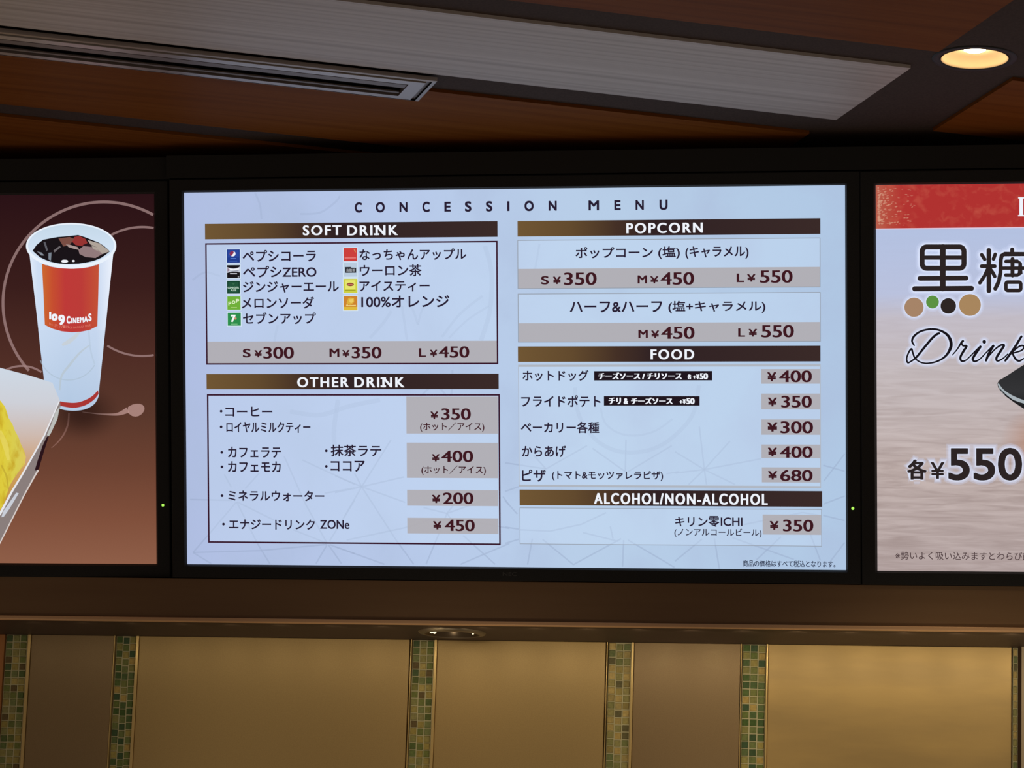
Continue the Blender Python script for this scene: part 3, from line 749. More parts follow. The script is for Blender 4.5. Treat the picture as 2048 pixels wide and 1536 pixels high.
item([('ピザ', 1044.2, 939, 1092, 963.2), ('(トマト&モッツァレラピザ)', 1104.3, 941.6, 1326.4, 961.6)])
item([('キリン', 1350.4, 1033.4, 1415.5, 1052.6), ('零', 1417, 1031.8, 1439, 1053.6), ('ICHI', 1441.6, 1034.6, 1485.2, 1052)])
item([('(ノンアルコールビール)', 1349, 1056.8, 1523.3, 1074.6, 0.010)])
a = A(); a.text('商品の価格はすべて税込となります。', 1486, 1120.8, 1671, 1133.6, em('note_ink', (28, 34, 62)), 5, off=0.010); a.build('footnote_lettering', menu_screen)
def otag(x0, y0, x1, y1, segs):
    a = A(); a.rect(x0, y0, x1, y1, K_TAGBLACK, 3)
    for s, x, y, x2, y2 in segs: a.text(s, x, y, x2, y2, K_WHITE, 5, off=0.012, fat=0.75)
    a.build('topping_tag', menu_screen)
otag(1188.3, 742.1, 1424.4, 760.8, [('チーズソース / チリソース', 1196.5, 744.8, 1364, 758.4), ('各', 1375.0, 748.6, 1383.4, 758.2), ('+', 1386, 750.8, 1391.8, 757), ('¥', 1392.6, 748.6, 1399, 758.2), ('50', 1399.6, 746.4, 1416.2, 758.4)])
otag(1208.0, 792.5, 1399.4, 811.1, [('チリ', 1217.5, 795.2, 1242.4, 808.2), ('&', 1247.5, 796.4, 1256.6, 808), ('チーズソース', 1262.3, 795.2, 1345.6, 808.2), ('+', 1359, 800.4, 1365, 806.6), ('¥', 1365.6, 798.4, 1372, 807.8), ('50', 1372.7, 796.2, 1389.6, 808)])

def icon(x0, y0, x1, y1, base, draw):
    a = A(); a.rect(x0 - 1.4, y0 - 1.4, x1 + 1.4, y1 + 1.4, em('icon_edge', (214, 232, 246)), 3)
    a.rect(x0, y0, x1, y1, em('icon_ground', base), 4); draw(a, x0, y0, x1 - x0, y1 - y0); a.build('drink_icon', menu_screen)
def P(a, x0, y0, w_, h_, pts, col, layer=5): a.poly([(x0 + p * w_, y0 + q * h_) for p, q in pts], em('icon_paint', col), layer)
def d_cola(a, x, y, w_, h_):
    a.rect(x + w_ * 0.08, y + h_ * 0.06, x + w_ * 0.92, y + h_ * 0.6, em('icon_paint', (44, 72, 158)), 5)
    a.disc(x + w_ * 0.45, y + h_ * 0.33, w_ * 0.23, em('icon_paint', (232, 236, 246)), 6, ry=h_ * 0.2, n=24)
    P(a, x, y, w_, h_, [(0.22, 0.28), (0.3, 0.16), (0.45, 0.12), (0.56, 0.18), (0.50, 0.32), (0.40, 0.46), (0.30, 0.5), (0.24, 0.4)], (138, 48, 84), 7)
    P(a, x, y, w_, h_, [(0.40, 0.5), (0.52, 0.36), (0.6, 0.17), (0.66, 0.24), (0.62, 0.38), (0.5, 0.52)], (244, 244, 250), 8)
    a.rect(x + w_ * 0.28, y + h_ * 0.66, x + w_ * 0.72, y + h_ * 0.71, em('icon_paint', (92, 132, 214)), 5)
    a.rect(x + w_ * 0.2, y + h_ * 0.86, x + w_ * 0.8, y + h_ * 0.9, em('icon_paint', (80, 120, 206)), 5)
icon(454.0, 498.9, 480.2, 525.4, (34, 60, 140), d_cola)
def d_zero(a, x, y, w_, h_):
    P(a, x, y, w_, h_, [(0, 0.16), (0.2, 0.22), (0.5, 0.26), (0.8, 0.22), (1, 0.12), (1, 0.56), (0.8, 0.52), (0.5, 0.52), (0.2, 0.55), (0, 0.6)], (196, 200, 214))
    P(a, x, y, w_, h_, [(0.1, 0.26), (0.5, 0.32), (0.95, 0.24), (0.95, 0.33), (0.5, 0.40), (0.3, 0.4)], (246, 246, 250), 6)
    P(a, x, y, w_, h_, [(0.3, 0.46), (0.9, 0.40), (0.9, 0.47), (0.4, 0.52)], (150, 152, 166), 6)
    P(a, x, y, w_, h_, [(0.04, 0.22), (0.18, 0.30), (0.24, 0.36), (0.12, 0.46), (0.04, 0.52)], (150, 130, 150), 6)
    P(a, x, y, w_, h_, [(0.24, 0.62), (0.78, 0.62), (0.78, 0.69), (0.24, 0.69)], (206, 206, 216), 6)
    P(a, x, y, w_, h_, [(0.84, 0.84), (0.95, 0.84), (0.95, 0.95), (0.84, 0.95)], (150, 150, 160), 6)
icon(454.4, 530.2, 480.4, 556.2, (26, 22, 26), d_zero)
def d_ginger(a, x, y, w_, h_):
    k = em('icon_paint', (196, 222, 204))
    a.rect(x + w_ * 0.1, y + h_ * 0.1, x + w_ * 0.9, y + h_ * 0.9, em('icon_paint', (36, 84, 60)), 5)
    a.text('GINGER', x + w_ * 0.06, y + h_ * 0.47, x + w_ * 0.94, y + h_ * 0.62, k, 6, off=0.02); a.text('ALE', x + w_ * 0.28, y + h_ * 0.66, x + w_ * 0.72, y + h_ * 0.8, k, 6, off=0.02)
    P(a, x, y, w_, h_, [(0.38, 0.2), (0.62, 0.2), (0.5, 0.32)], (58, 110, 76), 6)
icon(454.4, 561.5, 480.4, 587.3, (22, 66, 46), d_ginger)
def d_pop(a, x, y, w_, h_):
    k = em('icon_paint', (228, 244, 204))
    for i, (ch, px, py, ww, hh) in enumerate((('P', 0.09, 0.40, 0.22, 0.28), ('O', 0.36, 0.32, 0.25, 0.24), ('P', 0.66, 0.20, 0.25, 0.28))):
        a.text(ch, x + w_ * px, y + h_ * py, x + w_ * (px + ww), y + h_ * (py + hh), k, 6, off=0.03)
    a.text('MELON', x + w_ * 0.26, y + h_ * 0.79, x + w_ * 0.74, y + h_ * 0.87, em('icon_paint', (166, 204, 120)), 6) if 0 else a.rect(x + w_ * 0.26, y + h_ * 0.8, x + w_ * 0.74, y + h_ * 0.86, em('icon_paint', (166, 206, 116)), 6)
icon(455.0, 592.8, 481.4, 619.3, (112, 176, 58), d_pop)
def d_seven(a, x, y, w_, h_):
    a.text('7', x + w_ * 0.24, y + h_ * 0.16, x + w_ * 0.62, y + h_ * 0.72, em('icon_paint', (244, 250, 246)), 6, off=0.04)
    a.disc(x + w_ * 0.6, y + h_ * 0.44, w_ * 0.09, em('icon_paint', (214, 150, 120)), 7, n=16)
    a.rect(x + w_ * 0.25, y + h_ * 0.85, x + w_ * 0.75, y + h_ * 0.9, em('icon_paint', (128, 196, 140)), 5)
icon(455.8, 625.4, 482.0, 651.4, (46, 142, 76), d_seven)
def d_apple(a, x, y, w_, h_):
    P(a, x, y, w_, h_, [(0.74, 0.08), (0.86, 0.16), (0.92, 0.36), (0.82, 0.28)], (214, 150, 90))
    P(a, x, y, w_, h_, [(0.08, 0.70), (0.92, 0.70), (0.92, 0.80), (0.08, 0.82)], (226, 120, 116))
icon(687.4, 495.8, 714.6, 522.3, (204, 64, 60), d_apple)
def d_oolong(a, x, y, w_, h_):
    P(a, x, y, w_, h_, [(0.10, 0.30), (0.52, 0.29), (0.58, 0.35), (0.92, 0.36), (0.92, 0.71), (0.14, 0.72)], (44, 46, 52))
    a.text('烏龍茶', x + w_ * 0.2, y + h_ * 0.42, x + w_ * 0.84, y + h_ * 0.66, em('icon_paint', (170, 174, 180)), 6, off=0.01)
icon(687.4, 525.8, 715.0, 553.4, (186, 204, 222), d_oolong)
def d_tea(a, x, y, w_, h_):
    a.rect(x + w_ * 0.14, y + h_ * 0.1, x + w_ * 0.86, y + h_ * 0.74, em('icon_paint', (230, 230, 112)), 5)
    a.disc(x + w_ * 0.5, y + h_ * 0.40, w_ * 0.26, em('icon_paint', (140, 70, 50)), 6, ry=h_ * 0.12, n=24)
    a.rect(x + w_ * 0.32, y + h_ * 0.37, x + w_ * 0.68, y + h_ * 0.43, em('icon_paint', (206, 120, 100)), 7)
    a.rect(x + w_ * 0.1, y + h_ * 0.77, x + w_ * 0.88, y + h_ * 0.84, em('icon_paint', (160, 162, 40)), 6)
icon(687.2, 557.6, 715.0, 586.2, (206, 208, 70), d_tea)
def d_orange(a, x, y, w_, h_):
    a.rect(x, y + h_ * 0.76, x + w_, y + h_, em('icon_paint', (222, 186, 62)), 5)
    P(a, x, y, w_, h_, [(0.22, 0.5), (0.34, 0.18), (0.5, 0.1), (0.76, 0.16), (0.78, 0.42), (0.62, 0.56), (0.5, 0.62), (0.34, 0.58)], (222, 176, 62), 5)
    P(a, x, y, w_, h_, [(0.42, 0.24), (0.7, 0.2), (0.72, 0.4), (0.56, 0.5), (0.44, 0.42)], (236, 204, 100), 6)
    P(a, x, y, w_, h_, [(0.2, 0.62), (0.28, 0.56), (0.34, 0.64), (0.9, 0.62), (0.9, 0.69), (0.2, 0.7)], (240, 214, 130), 6)
icon(687.4, 592.0, 715.0, 620.5, (206, 132, 48), d_orange)

# ---------------------------------------------------------------- left screen: cup and snack box
LLoc = sheet(ML)
vtop, vbot = LLoc(200, 389)[1], LLoc(200, 1127)[1]
def vy(y): return (y - 389) / 738.0
bgL = grad('maroon_background', 1, vtop, vbot, [(0.0, (42, 18, 22)), (0.25, (58, 30, 28)), (0.45, (80, 46, 38)), (0.60, (90, 56, 44)), (0.74, (108, 66, 50)), (0.88, (128, 80, 60)), (1.0, (142, 94, 72))], sample=True)
K_RING = em('ring_line', (196, 160, 158), 0.42); K_BLOB = em('blob', (206, 164, 156), 0.55); K_RINGT = em('thin_ring', (176, 130, 120), 0.4)
def arc(a, cx_, cy_, r, a0, a1, wd, m, layer=1, n=60, ry=None):
    ry = ry or r
    a.stroke([(cx_ + r * math.cos(math.radians(a0 + (a1 - a0) * i / n)), cy_ - ry * math.sin(math.radians(a0 + (a1 - a0) * i / n))) for i in range(n + 1)], wd, m, layer, caps=False)
def swirls(a):
    arc(a, 208, 606, 202, 60.8, 222, 5.5, K_RING)
    arc(a, 285, 583, 129, 80, 122, 4.5, K_RING); arc(a, 285, 583, 129, 280, 237, 4.0, K_RING)
    arc(a, 44, 800, 68, 132, 55, 4.0, K_RING)
    a.stroke([(165, 824), (200, 828), (229, 829), (243, 826), (256, 820)], [1.0, 2.4, 4.5, 7.5, 12], K_BLOB, 1, curve=True, caps=False)
    a.poly([(256, 814.2), (261, 811), (266, 808.8), (273, 807.4), (280, 807.6), (285.6, 810), (288.8, 814), (289.2, 818.6), (287, 824), (282.6, 829), (277, 832.2), (271, 833.4), (264, 832), (256, 825.8)], K_BLOB, 1)
    a.stroke([(138, 826), (136, 848), (128, 868), (116, 884), (103, 896)], [3.2, 3.4, 3.2, 2.4, 1.0], K_RINGT, 1, curve=True, caps=False)

cupd, LL, cup_screen = display('advert_display', ML, 'wall screen showing a white drink cup and snack box on maroon, left of the menu', bgL, (327, 1010), None, swirls)
def B(): return Art(LL)
# the cup's shadow in the advert, painted as a soft dark patch
def radial(name, centre, scale, rgb, alpha):
    m, nt, out = new_mat(name)
    tc = nt.nodes.new('ShaderNodeTexCoord'); sb = nt.nodes.new('ShaderNodeVectorMath'); sb.operation = 'SUBTRACT'
    sb.inputs[1].default_value = (*centre, 0)
    ml = nt.nodes.new('ShaderNodeVectorMath'); ml.operation = 'MULTIPLY'; ml.inputs[1].default_value = (1 / scale[0], 1 / scale[1], 0)
    ln = nt.nodes.new('ShaderNodeVectorMath'); ln.operation = 'LENGTH'
    mr = nt.nodes.new('ShaderNodeMapRange'); mr.interpolation_type = 'SMOOTHSTEP'
    mr.inputs['From Min'].default_value = 1.0; mr.inputs['From Max'].default_value = 0.1; mr.inputs['To Max'].default_value = alpha
    e = nt.nodes.new('ShaderNodeEmission'); e.inputs['Color'].default_value = lin(*rgb)
    t = nt.nodes.new('ShaderNodeBsdfTransparent'); mx = nt.nodes.new('ShaderNodeMixShader')
    L = nt.links.new
    L(tc.outputs['Object'], sb.inputs[0]); L(sb.outputs[0], ml.inputs[0]); L(ml.outputs[0], ln.inputs[0]); L(ln.outputs['Value'], mr.inputs['Value'])
    L(mr.outputs[0], mx.inputs[0]); L(t.outputs[0], mx.inputs[1]); L(e.outputs[0], mx.inputs[2]); L(mx.outputs[0], out.inputs[0])
    m.cycles.emission_sampling = 'NONE'
    return m
a = B()
a.disc(165, 826, 88, radial('cup_shadow_dim', LL(165, 826), (88 * 0.00078, 66 * 0.00078), (36, 18, 16), 0.72), 2, ry=66)
a.build('cup_shadow_picture', cup_screen)
# the cup
def soft(pts, n=6):
    """smooth run of points through the given ones"""
    Pn = [np.array(p, float) for p in pts]; out = []
    for i in range(len(Pn) - 1):
        p0, p1, p2, p3 = Pn[max(0, i - 1)], Pn[i], Pn[i + 1], Pn[min(len(Pn) - 1, i + 2)]
        for k in range(n):
            t = k / n
            out.append(tuple(0.5 * (2 * p1 + (p2 - p0) * t + (2 * p0 - 5 * p1 + 4 * p2 - p3) * t * t + (3 * p1 - p0 - 3 * p2 + p3) * t ** 3)))
    return out + [tuple(Pn[-1])]
BASE = soft([(92, 788), (98, 803), (110, 813), (128, 819.5), (150, 821.5), (172, 818), (189, 808), (197.6, 793), (198.6, 780)])
uA, uB = LL(60, 640)[0], LL(227, 640)[0]
m_cup = grad('cup_paper', 0, uA, uB, [(0.0, (226, 236, 250)), (0.10, (206, 222, 244)), (0.45, (196, 214, 238)), (0.8, (200, 216, 240)), (0.95, (228, 236, 250)), (1.0, (236, 242, 252))])
v0_, v1_ = LL(143, 660)[1], LL(143, 800)[1]
m_low = grad('cup_shade', 1, v0_, v1_, [(0.0, (196, 214, 238)), (1.0, (160, 186, 214))], 0.45)
a = B()
a.poly([(59.5, 508), (72, 612), (84, 720), *BASE, (205, 720), (216, 612), (227, 508), (190, 532), (143, 538), (96, 532)], m_cup, 6)
a.poly([(77, 660), (84, 720), *BASE, (205, 720), (211, 660)], m_low, 7)
a.poly(soft([(110, 798), (123, 803), (148, 805.5), (166, 802), (184, 793), (197, 780)]) + soft([(198, 788), (188, 800), (170, 811), (148, 815.5), (123, 812), (112, 808)]), em('cup_red_band', (170, 54, 52)), 8)
arc(a, 138, 700, 60, 200, 330, 2.2, em('cup_swirl', (168, 186, 200), 0.5), 8)
a.stroke([(125, 690), (140, 682), (156, 668), (166, 652)], [5, 9, 6, 2], em('cup_swirl2', (206, 204, 190), 0.45), 8, curve=True, caps=False)
a.stroke([(120, 780), (124, 752), (140, 730), (160, 706), (180, 690)], [3, 4, 5, 4, 2], em('cup_swirl3', (182, 190, 186), 0.45), 8, curve=True, caps=False)
a.stroke([(178, 660), (182, 700), (190, 728)], 3, em('cup_swirl4', (178, 196, 214), 0.5), 8, curve=True, caps=False)
cup = a.build('cup_picture', cup_screen)
a = B()
n = 64
a.poly([(143 + 90.3 * math.cos(2 * math.pi * i / n), 492 - (46 if math.sin(2 * math.pi * i / n) > 0 else 45.5) * math.sin(2 * math.pi * i / n)) for i in range(n)], em('rim_white', (234, 242, 252)), 8)
m_in = grad('cup_inside', 1, LL(143, 448)[1], LL(143, 500)[1], [(0.0, (196, 216, 232)), (1.0, (210, 226, 244))])
a.poly([(143 + 86 * math.cos(2 * math.pi * i / n), 491 - (42 if math.sin(2 * math.pi * i / n) > 0 else 39) * math.sin(2 * math.pi * i / n)) for i in range(n)], m_in, 9)
a.poly([(66, 501.6), (74, 490), (87, 479.6), (100, 477), (116.5, 474), (137, 472.5), (157, 470), (170, 474), (186.5, 480.5), (198, 485), (209, 492), (216, 498), (220.7, 503), (212, 510), (203, 516), (191, 521), (178, 524.4), (158, 527.6), (137.7, 528.5), (120, 527.4), (105, 524.4), (92, 520), (80.7, 514.6)], em('cola', (26, 20, 24)), 10)
for pts, col in (([(118, 477), (140, 474), (150, 478), (140, 490), (128, 493)], (122, 78, 68)), ([(150, 474), (160, 472), (172, 478), (176, 486), (164, 492), (152, 490), (145, 483)], (150, 52, 50)),
                 ([(176, 480), (200, 487), (216, 499), (220, 503), (206, 508), (188, 498)], (176, 164, 154)), ([(158, 500), (168, 492), (184, 494), (198, 500), (206, 508), (192, 516), (172, 514), (160, 508)], (146, 122, 124)),
                 ([(132, 488), (142, 490), (156, 494), (160, 500), (150, 498), (138, 494)], (170, 150, 146)), ([(88, 484), (92, 484), (97, 500), (94, 503)], (92, 92, 100)), ([(108, 501), (120, 492), (123, 494), (110, 505)], (110, 104, 108)),
                 ([(98, 506), (104, 505), (103, 521), (98, 519)], (120, 130, 142)), ([(75, 503), (84, 505), (90, 511), (84, 511)], (130, 136, 146)), ([(166, 488), (178, 487), (196, 495), (184, 492), (172, 493)], (40, 24, 30))):
    a.poly(pts, em('ice', col), 11)
a.disc(130.5, 522.5, 7, em('glint', (240, 242, 248)), 12, ry=3, n=20); a.disc(148, 522, 3, em('glint', (240, 242, 248)), 12, ry=2, n=16)
a.build('drink_picture', cup)
a = B()
uL, uR = LL(86, 600)[0], LL(198, 600)[0]
m_lab = grad('cup_label', 0, uL, uR, [(0.0, (204, 104, 48)), (0.18, (198, 78, 48)), (0.4, (190, 58, 56)), (0.7, (188, 60, 56)), (1.0, (196, 82, 54))])
a.poly([(84.8, 527.7), (100, 533), (120, 536.4), (144, 537.6), (166, 536.4), (185, 533), (198.7, 528.5), (197.4, 590), (195.5, 652), (180, 660), (162, 663.6), (144, 664.6), (124, 662.5), (106, 657.5), (90.5, 649.8), (88, 590)], m_lab, 9)
a.text('1', 99.4, 623.6, 103.4, 638.6, K_WHITE, 10, off=0.04)
a.text('o', 104.0, 627.4, 116.2, 641.6, K_WHITE, 10, off=0.045); a.text('9', 117.6, 629.6, 131, 650, K_WHITE, 10, off=0.045)
for ch, x, wd, yt, yb in (('C', 134.2, 7.6, 632, 647.2), ('I', 143.2, 2.2, 636, 646.4), ('N', 146.6, 6.6, 635.6, 646.2), ('E', 154.6, 5.2, 635.2, 645.8), ('M', 161, 7.4, 634.2, 645), ('A', 168.8, 8, 632.4, 644), ('S', 177.4, 6.8, 627, 642.2)):
    a.text(ch, x, yt, x + wd, yb, K_WHITE, 10, off=0.03)
url = 'http://109cinemas.net'
for i, ch in enumerate(url):
    x = 99.5 + i * 4.0; t = (x - 143) / 45; y = 657.2 - 7.6 * t * t
    hh = 5.6 if ch in 'hp/1090' else 4.2
    wd = 1.2 if ch in 'i:.' else 2.9
    a.text(ch, x, y - hh, x + wd, y + (1.2 if ch in 'p' else 0), em('faint_print', (222, 126, 110)), 10, off=0.0)
a.build('cup_label_picture', cup)
# snack box
a = B()
v0_, v1_ = LL(60, 740)[1], LL(60, 1000)[1]
m_box = grad('box_card', 1, v0_, v1_, [(0.0, (206, 216, 228)), (0.25, (206, 208, 216)), (0.5, (206, 186, 176)), (0.75, (206, 156, 100)), (1.0, (196, 150, 70))])
a.poly([(-170, 692), (0, 735.2), (60, 751), (106, 765.4), (121, 802), (119, 806), (90, 872), (44.5, 951), (25, 983), (0, 1028), (-22, 1068), (-170, 1030)], m_box, 10)
a.poly([(121, 802), (122, 813), (110, 848), (97, 872), (85, 915), (77, 940), (70, 952), (49, 991), (0, 1089), (-14, 1114), (-170, 1072), (-170, 1032), (-22, 1071), (0, 1030), (25, 985), (44.5, 953), (90, 874)], em('box_side', (138, 126, 124)), 11)
a.poly([(121, 812), (116, 838), (103, 866), (99, 872), (95, 870), (104, 848), (112, 824)], em('box_flap', (188, 190, 186)), 12)
a.poly([(95, 873), (99, 872), (90, 900), (80, 934), (77, 940), (70.5, 941), (76, 922), (86, 892)], em('box_slot', (42, 20, 26)), 12)
a.stroke([(119.5, 803), (90, 871), (44.5, 951), (25, 983), (1, 1028)], [2.2, 3, 3.5, 4.0, 5.0], em('box_edge', (232, 232, 236)), 13)
a.stroke([(77, 941), (70, 953), (49, 991), (0, 1088), (-14, 1113)], [3.5, 3, 2.6, 2.4, 2.4], em('box_edge2', (216, 206, 202)), 13)
a.poly([(39, 986), (34, 985), (8, 1022), (4, 1034), (9, 1033), (20, 1018)], em('box_tab', (202, 206, 216)), 14)
box = a.build('snack_box_picture', cup_screen)
a = B()
m_fry = grad('fritter', 0, LL(-40, 900)[0], LL(55, 900)[0], [(0.0, (216, 186, 60)), (0.5, (222, 204, 62)), (0.8, (216, 204, 84)), (1.0, (222, 196, 96))], noise=((90, 40, 40), (196, 158, 30), 0.48, 0.7, 0.8))
a.poly([(-50, 778), (0, 799), (11, 813), (15, 824), (18.5, 836), (26, 848), (31, 861), (38, 874), (43, 888), (49, 900), (53, 913), (51, 928), (38, 944), (27, 960), (20, 972), (17, 982), (12, 996), (9, 1007), (0, 1021), (-40, 1034), (-90, 1020), (-124, 960), (-128, 880), (-104, 812)], m_fry, 11)
a.stroke([(0, 862), (12, 890), (18, 920)], [8, 12, 5], em('fritter_light', (234, 218, 110), 0.5), 12, curve=True, caps=False)
a.stroke([(4, 930), (14, 952), (18, 978)], [3, 3.6, 2.4], em('fritter_edge', (188, 164, 50), 0.7), 12, curve=True, caps=False)
a.build('fritter_picture', box)

# ---------------------------------------------------------------- right screen: drink advert
RLoc = sheet(MR)
def wood_screen():
    m, nt, out = new_mat('pale_wood_picture')
    tc = nt.nodes.new('ShaderNodeTexCoord'); sp = nt.nodes.new('ShaderNodeSeparateXYZ'); e = nt.nodes.new('ShaderNodeEmission')
    mr = nt.nodes.new('ShaderNodeMapRange'); rp = nt.nodes.new('ShaderNodeValToRGB')
    mr.inputs['From Min'].default_value = RLoc(1900, 456)[1]; mr.inputs['From Max'].default_value = RLoc(1900, 1143)[1]
    cr = rp.color_ramp
    cr.elements[0].color = lin(180, 194, 226); cr.elements[1].position = 1.0; cr.elements[1].color = lin(184, 168, 166)
    for p, c_ in ((0.19, (186, 194, 222)), (0.26, (196, 190, 200)), (0.42, (198, 188, 190)), (0.70, (198, 182, 178))):
        k = cr.elements.new(p); k.color = lin(*c_)
    nt.links.new(tc.outputs['Object'], sp.inputs[0]); nt.links.new(sp.outputs[1], mr.inputs['Value']); nt.links.new(mr.outputs[0], rp.inputs[0])
    mp = nt.nodes.new('ShaderNodeMapping'); mp.inputs['Scale'].default_value = (11, 130, 1)
    nz = nt.nodes.new('ShaderNodeTexNoise'); nz.inputs['Scale'].default_value = 1; nz.inputs['Detail'].default_value = 6; nz.inputs['Distortion'].default_value = 0.8
    nt.links.new(tc.outputs['Object'], mp.inputs[0]); nt.links.new(mp.outputs[0], nz.inputs['Vector'])
    a1 = nt.nodes.new('ShaderNodeMapRange'); a1.inputs['From Min'].default_value = 0.36; a1.inputs['From Max'].default_value = 0.68
    a1.inputs['To Min'].default_value = 0.0; a1.inputs['To Max'].default_value = 0.5
    gate = nt.nodes.new('ShaderNodeMapRange'); gate.inputs['From Min'].default_value = 0.18; gate.inputs['From Max'].default_value = 0.75
    gate.inputs['To Min'].default_value = 0.05; gate.inputs['To Max'].default_value = 1.0
    mul = nt.nodes.new('ShaderNodeMath'); mul.operation = 'MULTIPLY'
    nt.links.new(nz.outputs[0], a1.inputs['Value']); nt.links.new(mr.outputs[0], gate.inputs['Value'])
    nt.links.new(a1.outputs[0], mul.inputs[0]); nt.links.new(gate.outputs[0], mul.inputs[1])
    mx = nt.nodes.new('ShaderNodeMix'); mx.data_type = 'RGBA'; mx.inputs[7].default_value = lin(142, 122, 118)
    nt.links.new(mul.outputs[0], mx.inputs[0]); nt.links.new(rp.outputs[0], mx.inputs[6])
    # warm stain beneath the bowl
    vd = nt.nodes.new('ShaderNodeVectorMath'); vd.operation = 'DISTANCE'; u, v = RLoc(2075, 885); vd.inputs[1].default_value = (u, v, 0)
    mr2 = nt.nodes.new('ShaderNodeMapRange'); mr2.inputs['From Min'].default_value = 0.055; mr2.inputs['From Max'].default_value = 0.005
    mr2.inputs['To Max'].default_value = 0.7
    nt.links.new(tc.outputs['Object'], vd.inputs[0]); nt.links.new(vd.outputs['Value'], mr2.inputs['Value'])
    mx2 = nt.nodes.new('ShaderNodeMix'); mx2.data_type = 'RGBA'; mx2.inputs[7].default_value = lin(176, 116, 78)
    nt.links.new(mr2.outputs[0], mx2.inputs[0]); nt.links.new(mx.outputs[2], mx2.inputs[6])
    nt.links.new(mx2.outputs[2], e.inputs['Color']); nt.links.new(e.outputs[0], out.inputs[0])
    return m
drk, RL, drk_screen = display('drink_display', MR, 'wall screen with a red banner, big Japanese characters and price 550, right of the menu', wood_screen(), (3085, 1030))
def D(): return Art(RL)
a = D()
u0, u1 = RL(1752, 410)[0], RL(1840, 410)[0]
m_red = grad('red_banner', 0, u0, u1, [(0.0, (184, 96, 78)), (0.25, (182, 76, 62)), (0.6, (178, 54, 50)), (1.0, (176, 50, 48))], noise=((60, 70, 60), (198, 92, 74), 0.5, 0.75, 0.55))
for p in (0,):
    vv0, vv1 = RL(1900, 369)[1], RL(1900, 455.6)[1]
    a.add([(-SW / 2, vv1, 3 * STEP), (SW / 2, vv1, 3 * STEP), (SW / 2, SH / 2, 3 * STEP), (-SW / 2, SH / 2, 3 * STEP)], [(0, 1, 2, 3)], m_red)
    a.add([(-SW / 2, vv1 - 0.0014, 3 * STEP), (SW / 2, vv1 - 0.0014, 3 * STEP), (SW / 2, vv1, 3 * STEP), (-SW / 2, vv1, 3 * STEP)], [(0, 1, 2, 3)], em('banner_edge', (226, 206, 226)))
rng = random.Random(3)
k_sp = em('banner_speck', (220, 164, 138), 0.55)
for i in range(190):
    t = rng.random() ** 2.8; x = 1754.5 + t * 72; y = rng.uniform(375, 451); r = rng.uniform(0.5, 1.7) * (1.25 - t); an = rng.uniform(-1, 1)
    L_ = rng.uniform(1.5, 5)
    a.poly([(x, y), (x + L_, y - r + an), (x + L_ * 1.6, y + an), (x + L_ * 0.8, y + r)], k_sp, 4)
a.stroke([(2042.6, 396.6), (2042.6, 430.6)], 7.5, K_WHITE, 5, caps=False)
a.stroke([(2036.4, 395.6), (2052, 395.6)], 2.4, K_WHITE, 5, caps=False); a.stroke([(2036, 431.2), (2052, 431.2)], 2.4, K_WHITE, 5, caps=False)
a.build('banner_picture', drk_screen)

K_BIG = em('big_ink', (44, 36, 36)); K_SCRIPT = em('script_ink', (24, 20, 26))
glows = [em('white_glow_outer', (208, 218, 248), 0.25), em('white_glow_mid', (214, 224, 252), 0.35), em('white_glow_inner', (226, 234, 255), 0.55)]
GLOWSET.update(glows)
def kanji(a, m, layer, grow=0.0):
    g = grow
    a.rring(1844.4, 493.9, 1928.0, 536.6, 9, 10.2 + g, m, layer)
    a.stroke([(1846, 515.2), (1926, 515.2)], 8.4 + g, m, layer)
    a.stroke([(1885.7, 494), (1885.7, 577)], 11.6 + g, m, layer)
    a.stroke([(1840, 556.8), (1932, 556.2)], 9.8 + g, m, layer); a.stroke([(1829.5, 577.6), (1943, 576.8)], 10.2 + g, m, layer)
    a.stroke([(1977.8, 500.5), (1977.8, 581.5)], 9.2 + g, m, layer); a.stroke([(1963.4, 532.6), (1989.6, 532.6)], 7.6 + g, m, layer)
    a.stroke([(1963.4, 509.6), (1969.4, 518.6)], 7.4 + g, m, layer); a.stroke([(1990.4, 508.8), (1987, 518)], 7.4 + g, m, layer)
    a.stroke([(1976.6, 536), (1969, 552), (1959.8, 565.6)], 7.4 + g, m, layer); a.stroke([(1980.8, 538.6), (1985.4, 545), (1989.6, 552.8)], 7.4 + g, m, layer)
    a.stroke([(2024.3, 499), (2024.3, 507)], 8.2 + g, m, layer)
    a.stroke([(2070, 508.2), (2009, 508.2), (2003.4, 511.4), (2001.6, 520), (2001, 545), (1997.6, 563), (1990.6, 577.4)], 8.2 + g, m, layer)
    a.stroke([(2012, 522.8), (2035, 522.8), (2040.4, 526.4), (2040.4, 546.6), (2035, 550.2), (2011.6, 550.2)], 7.2 + g, m, layer)
    a.stroke([(2006, 536.4), (2062, 536.4)], 7.0 + g, m, layer); a.stroke([(2025, 518), (2025, 551)], 8.0 + g, m, layer)
    a.rring(2011.9, 564.3, 2041.6, 580.9, 4, 7.4 + g, m, layer)
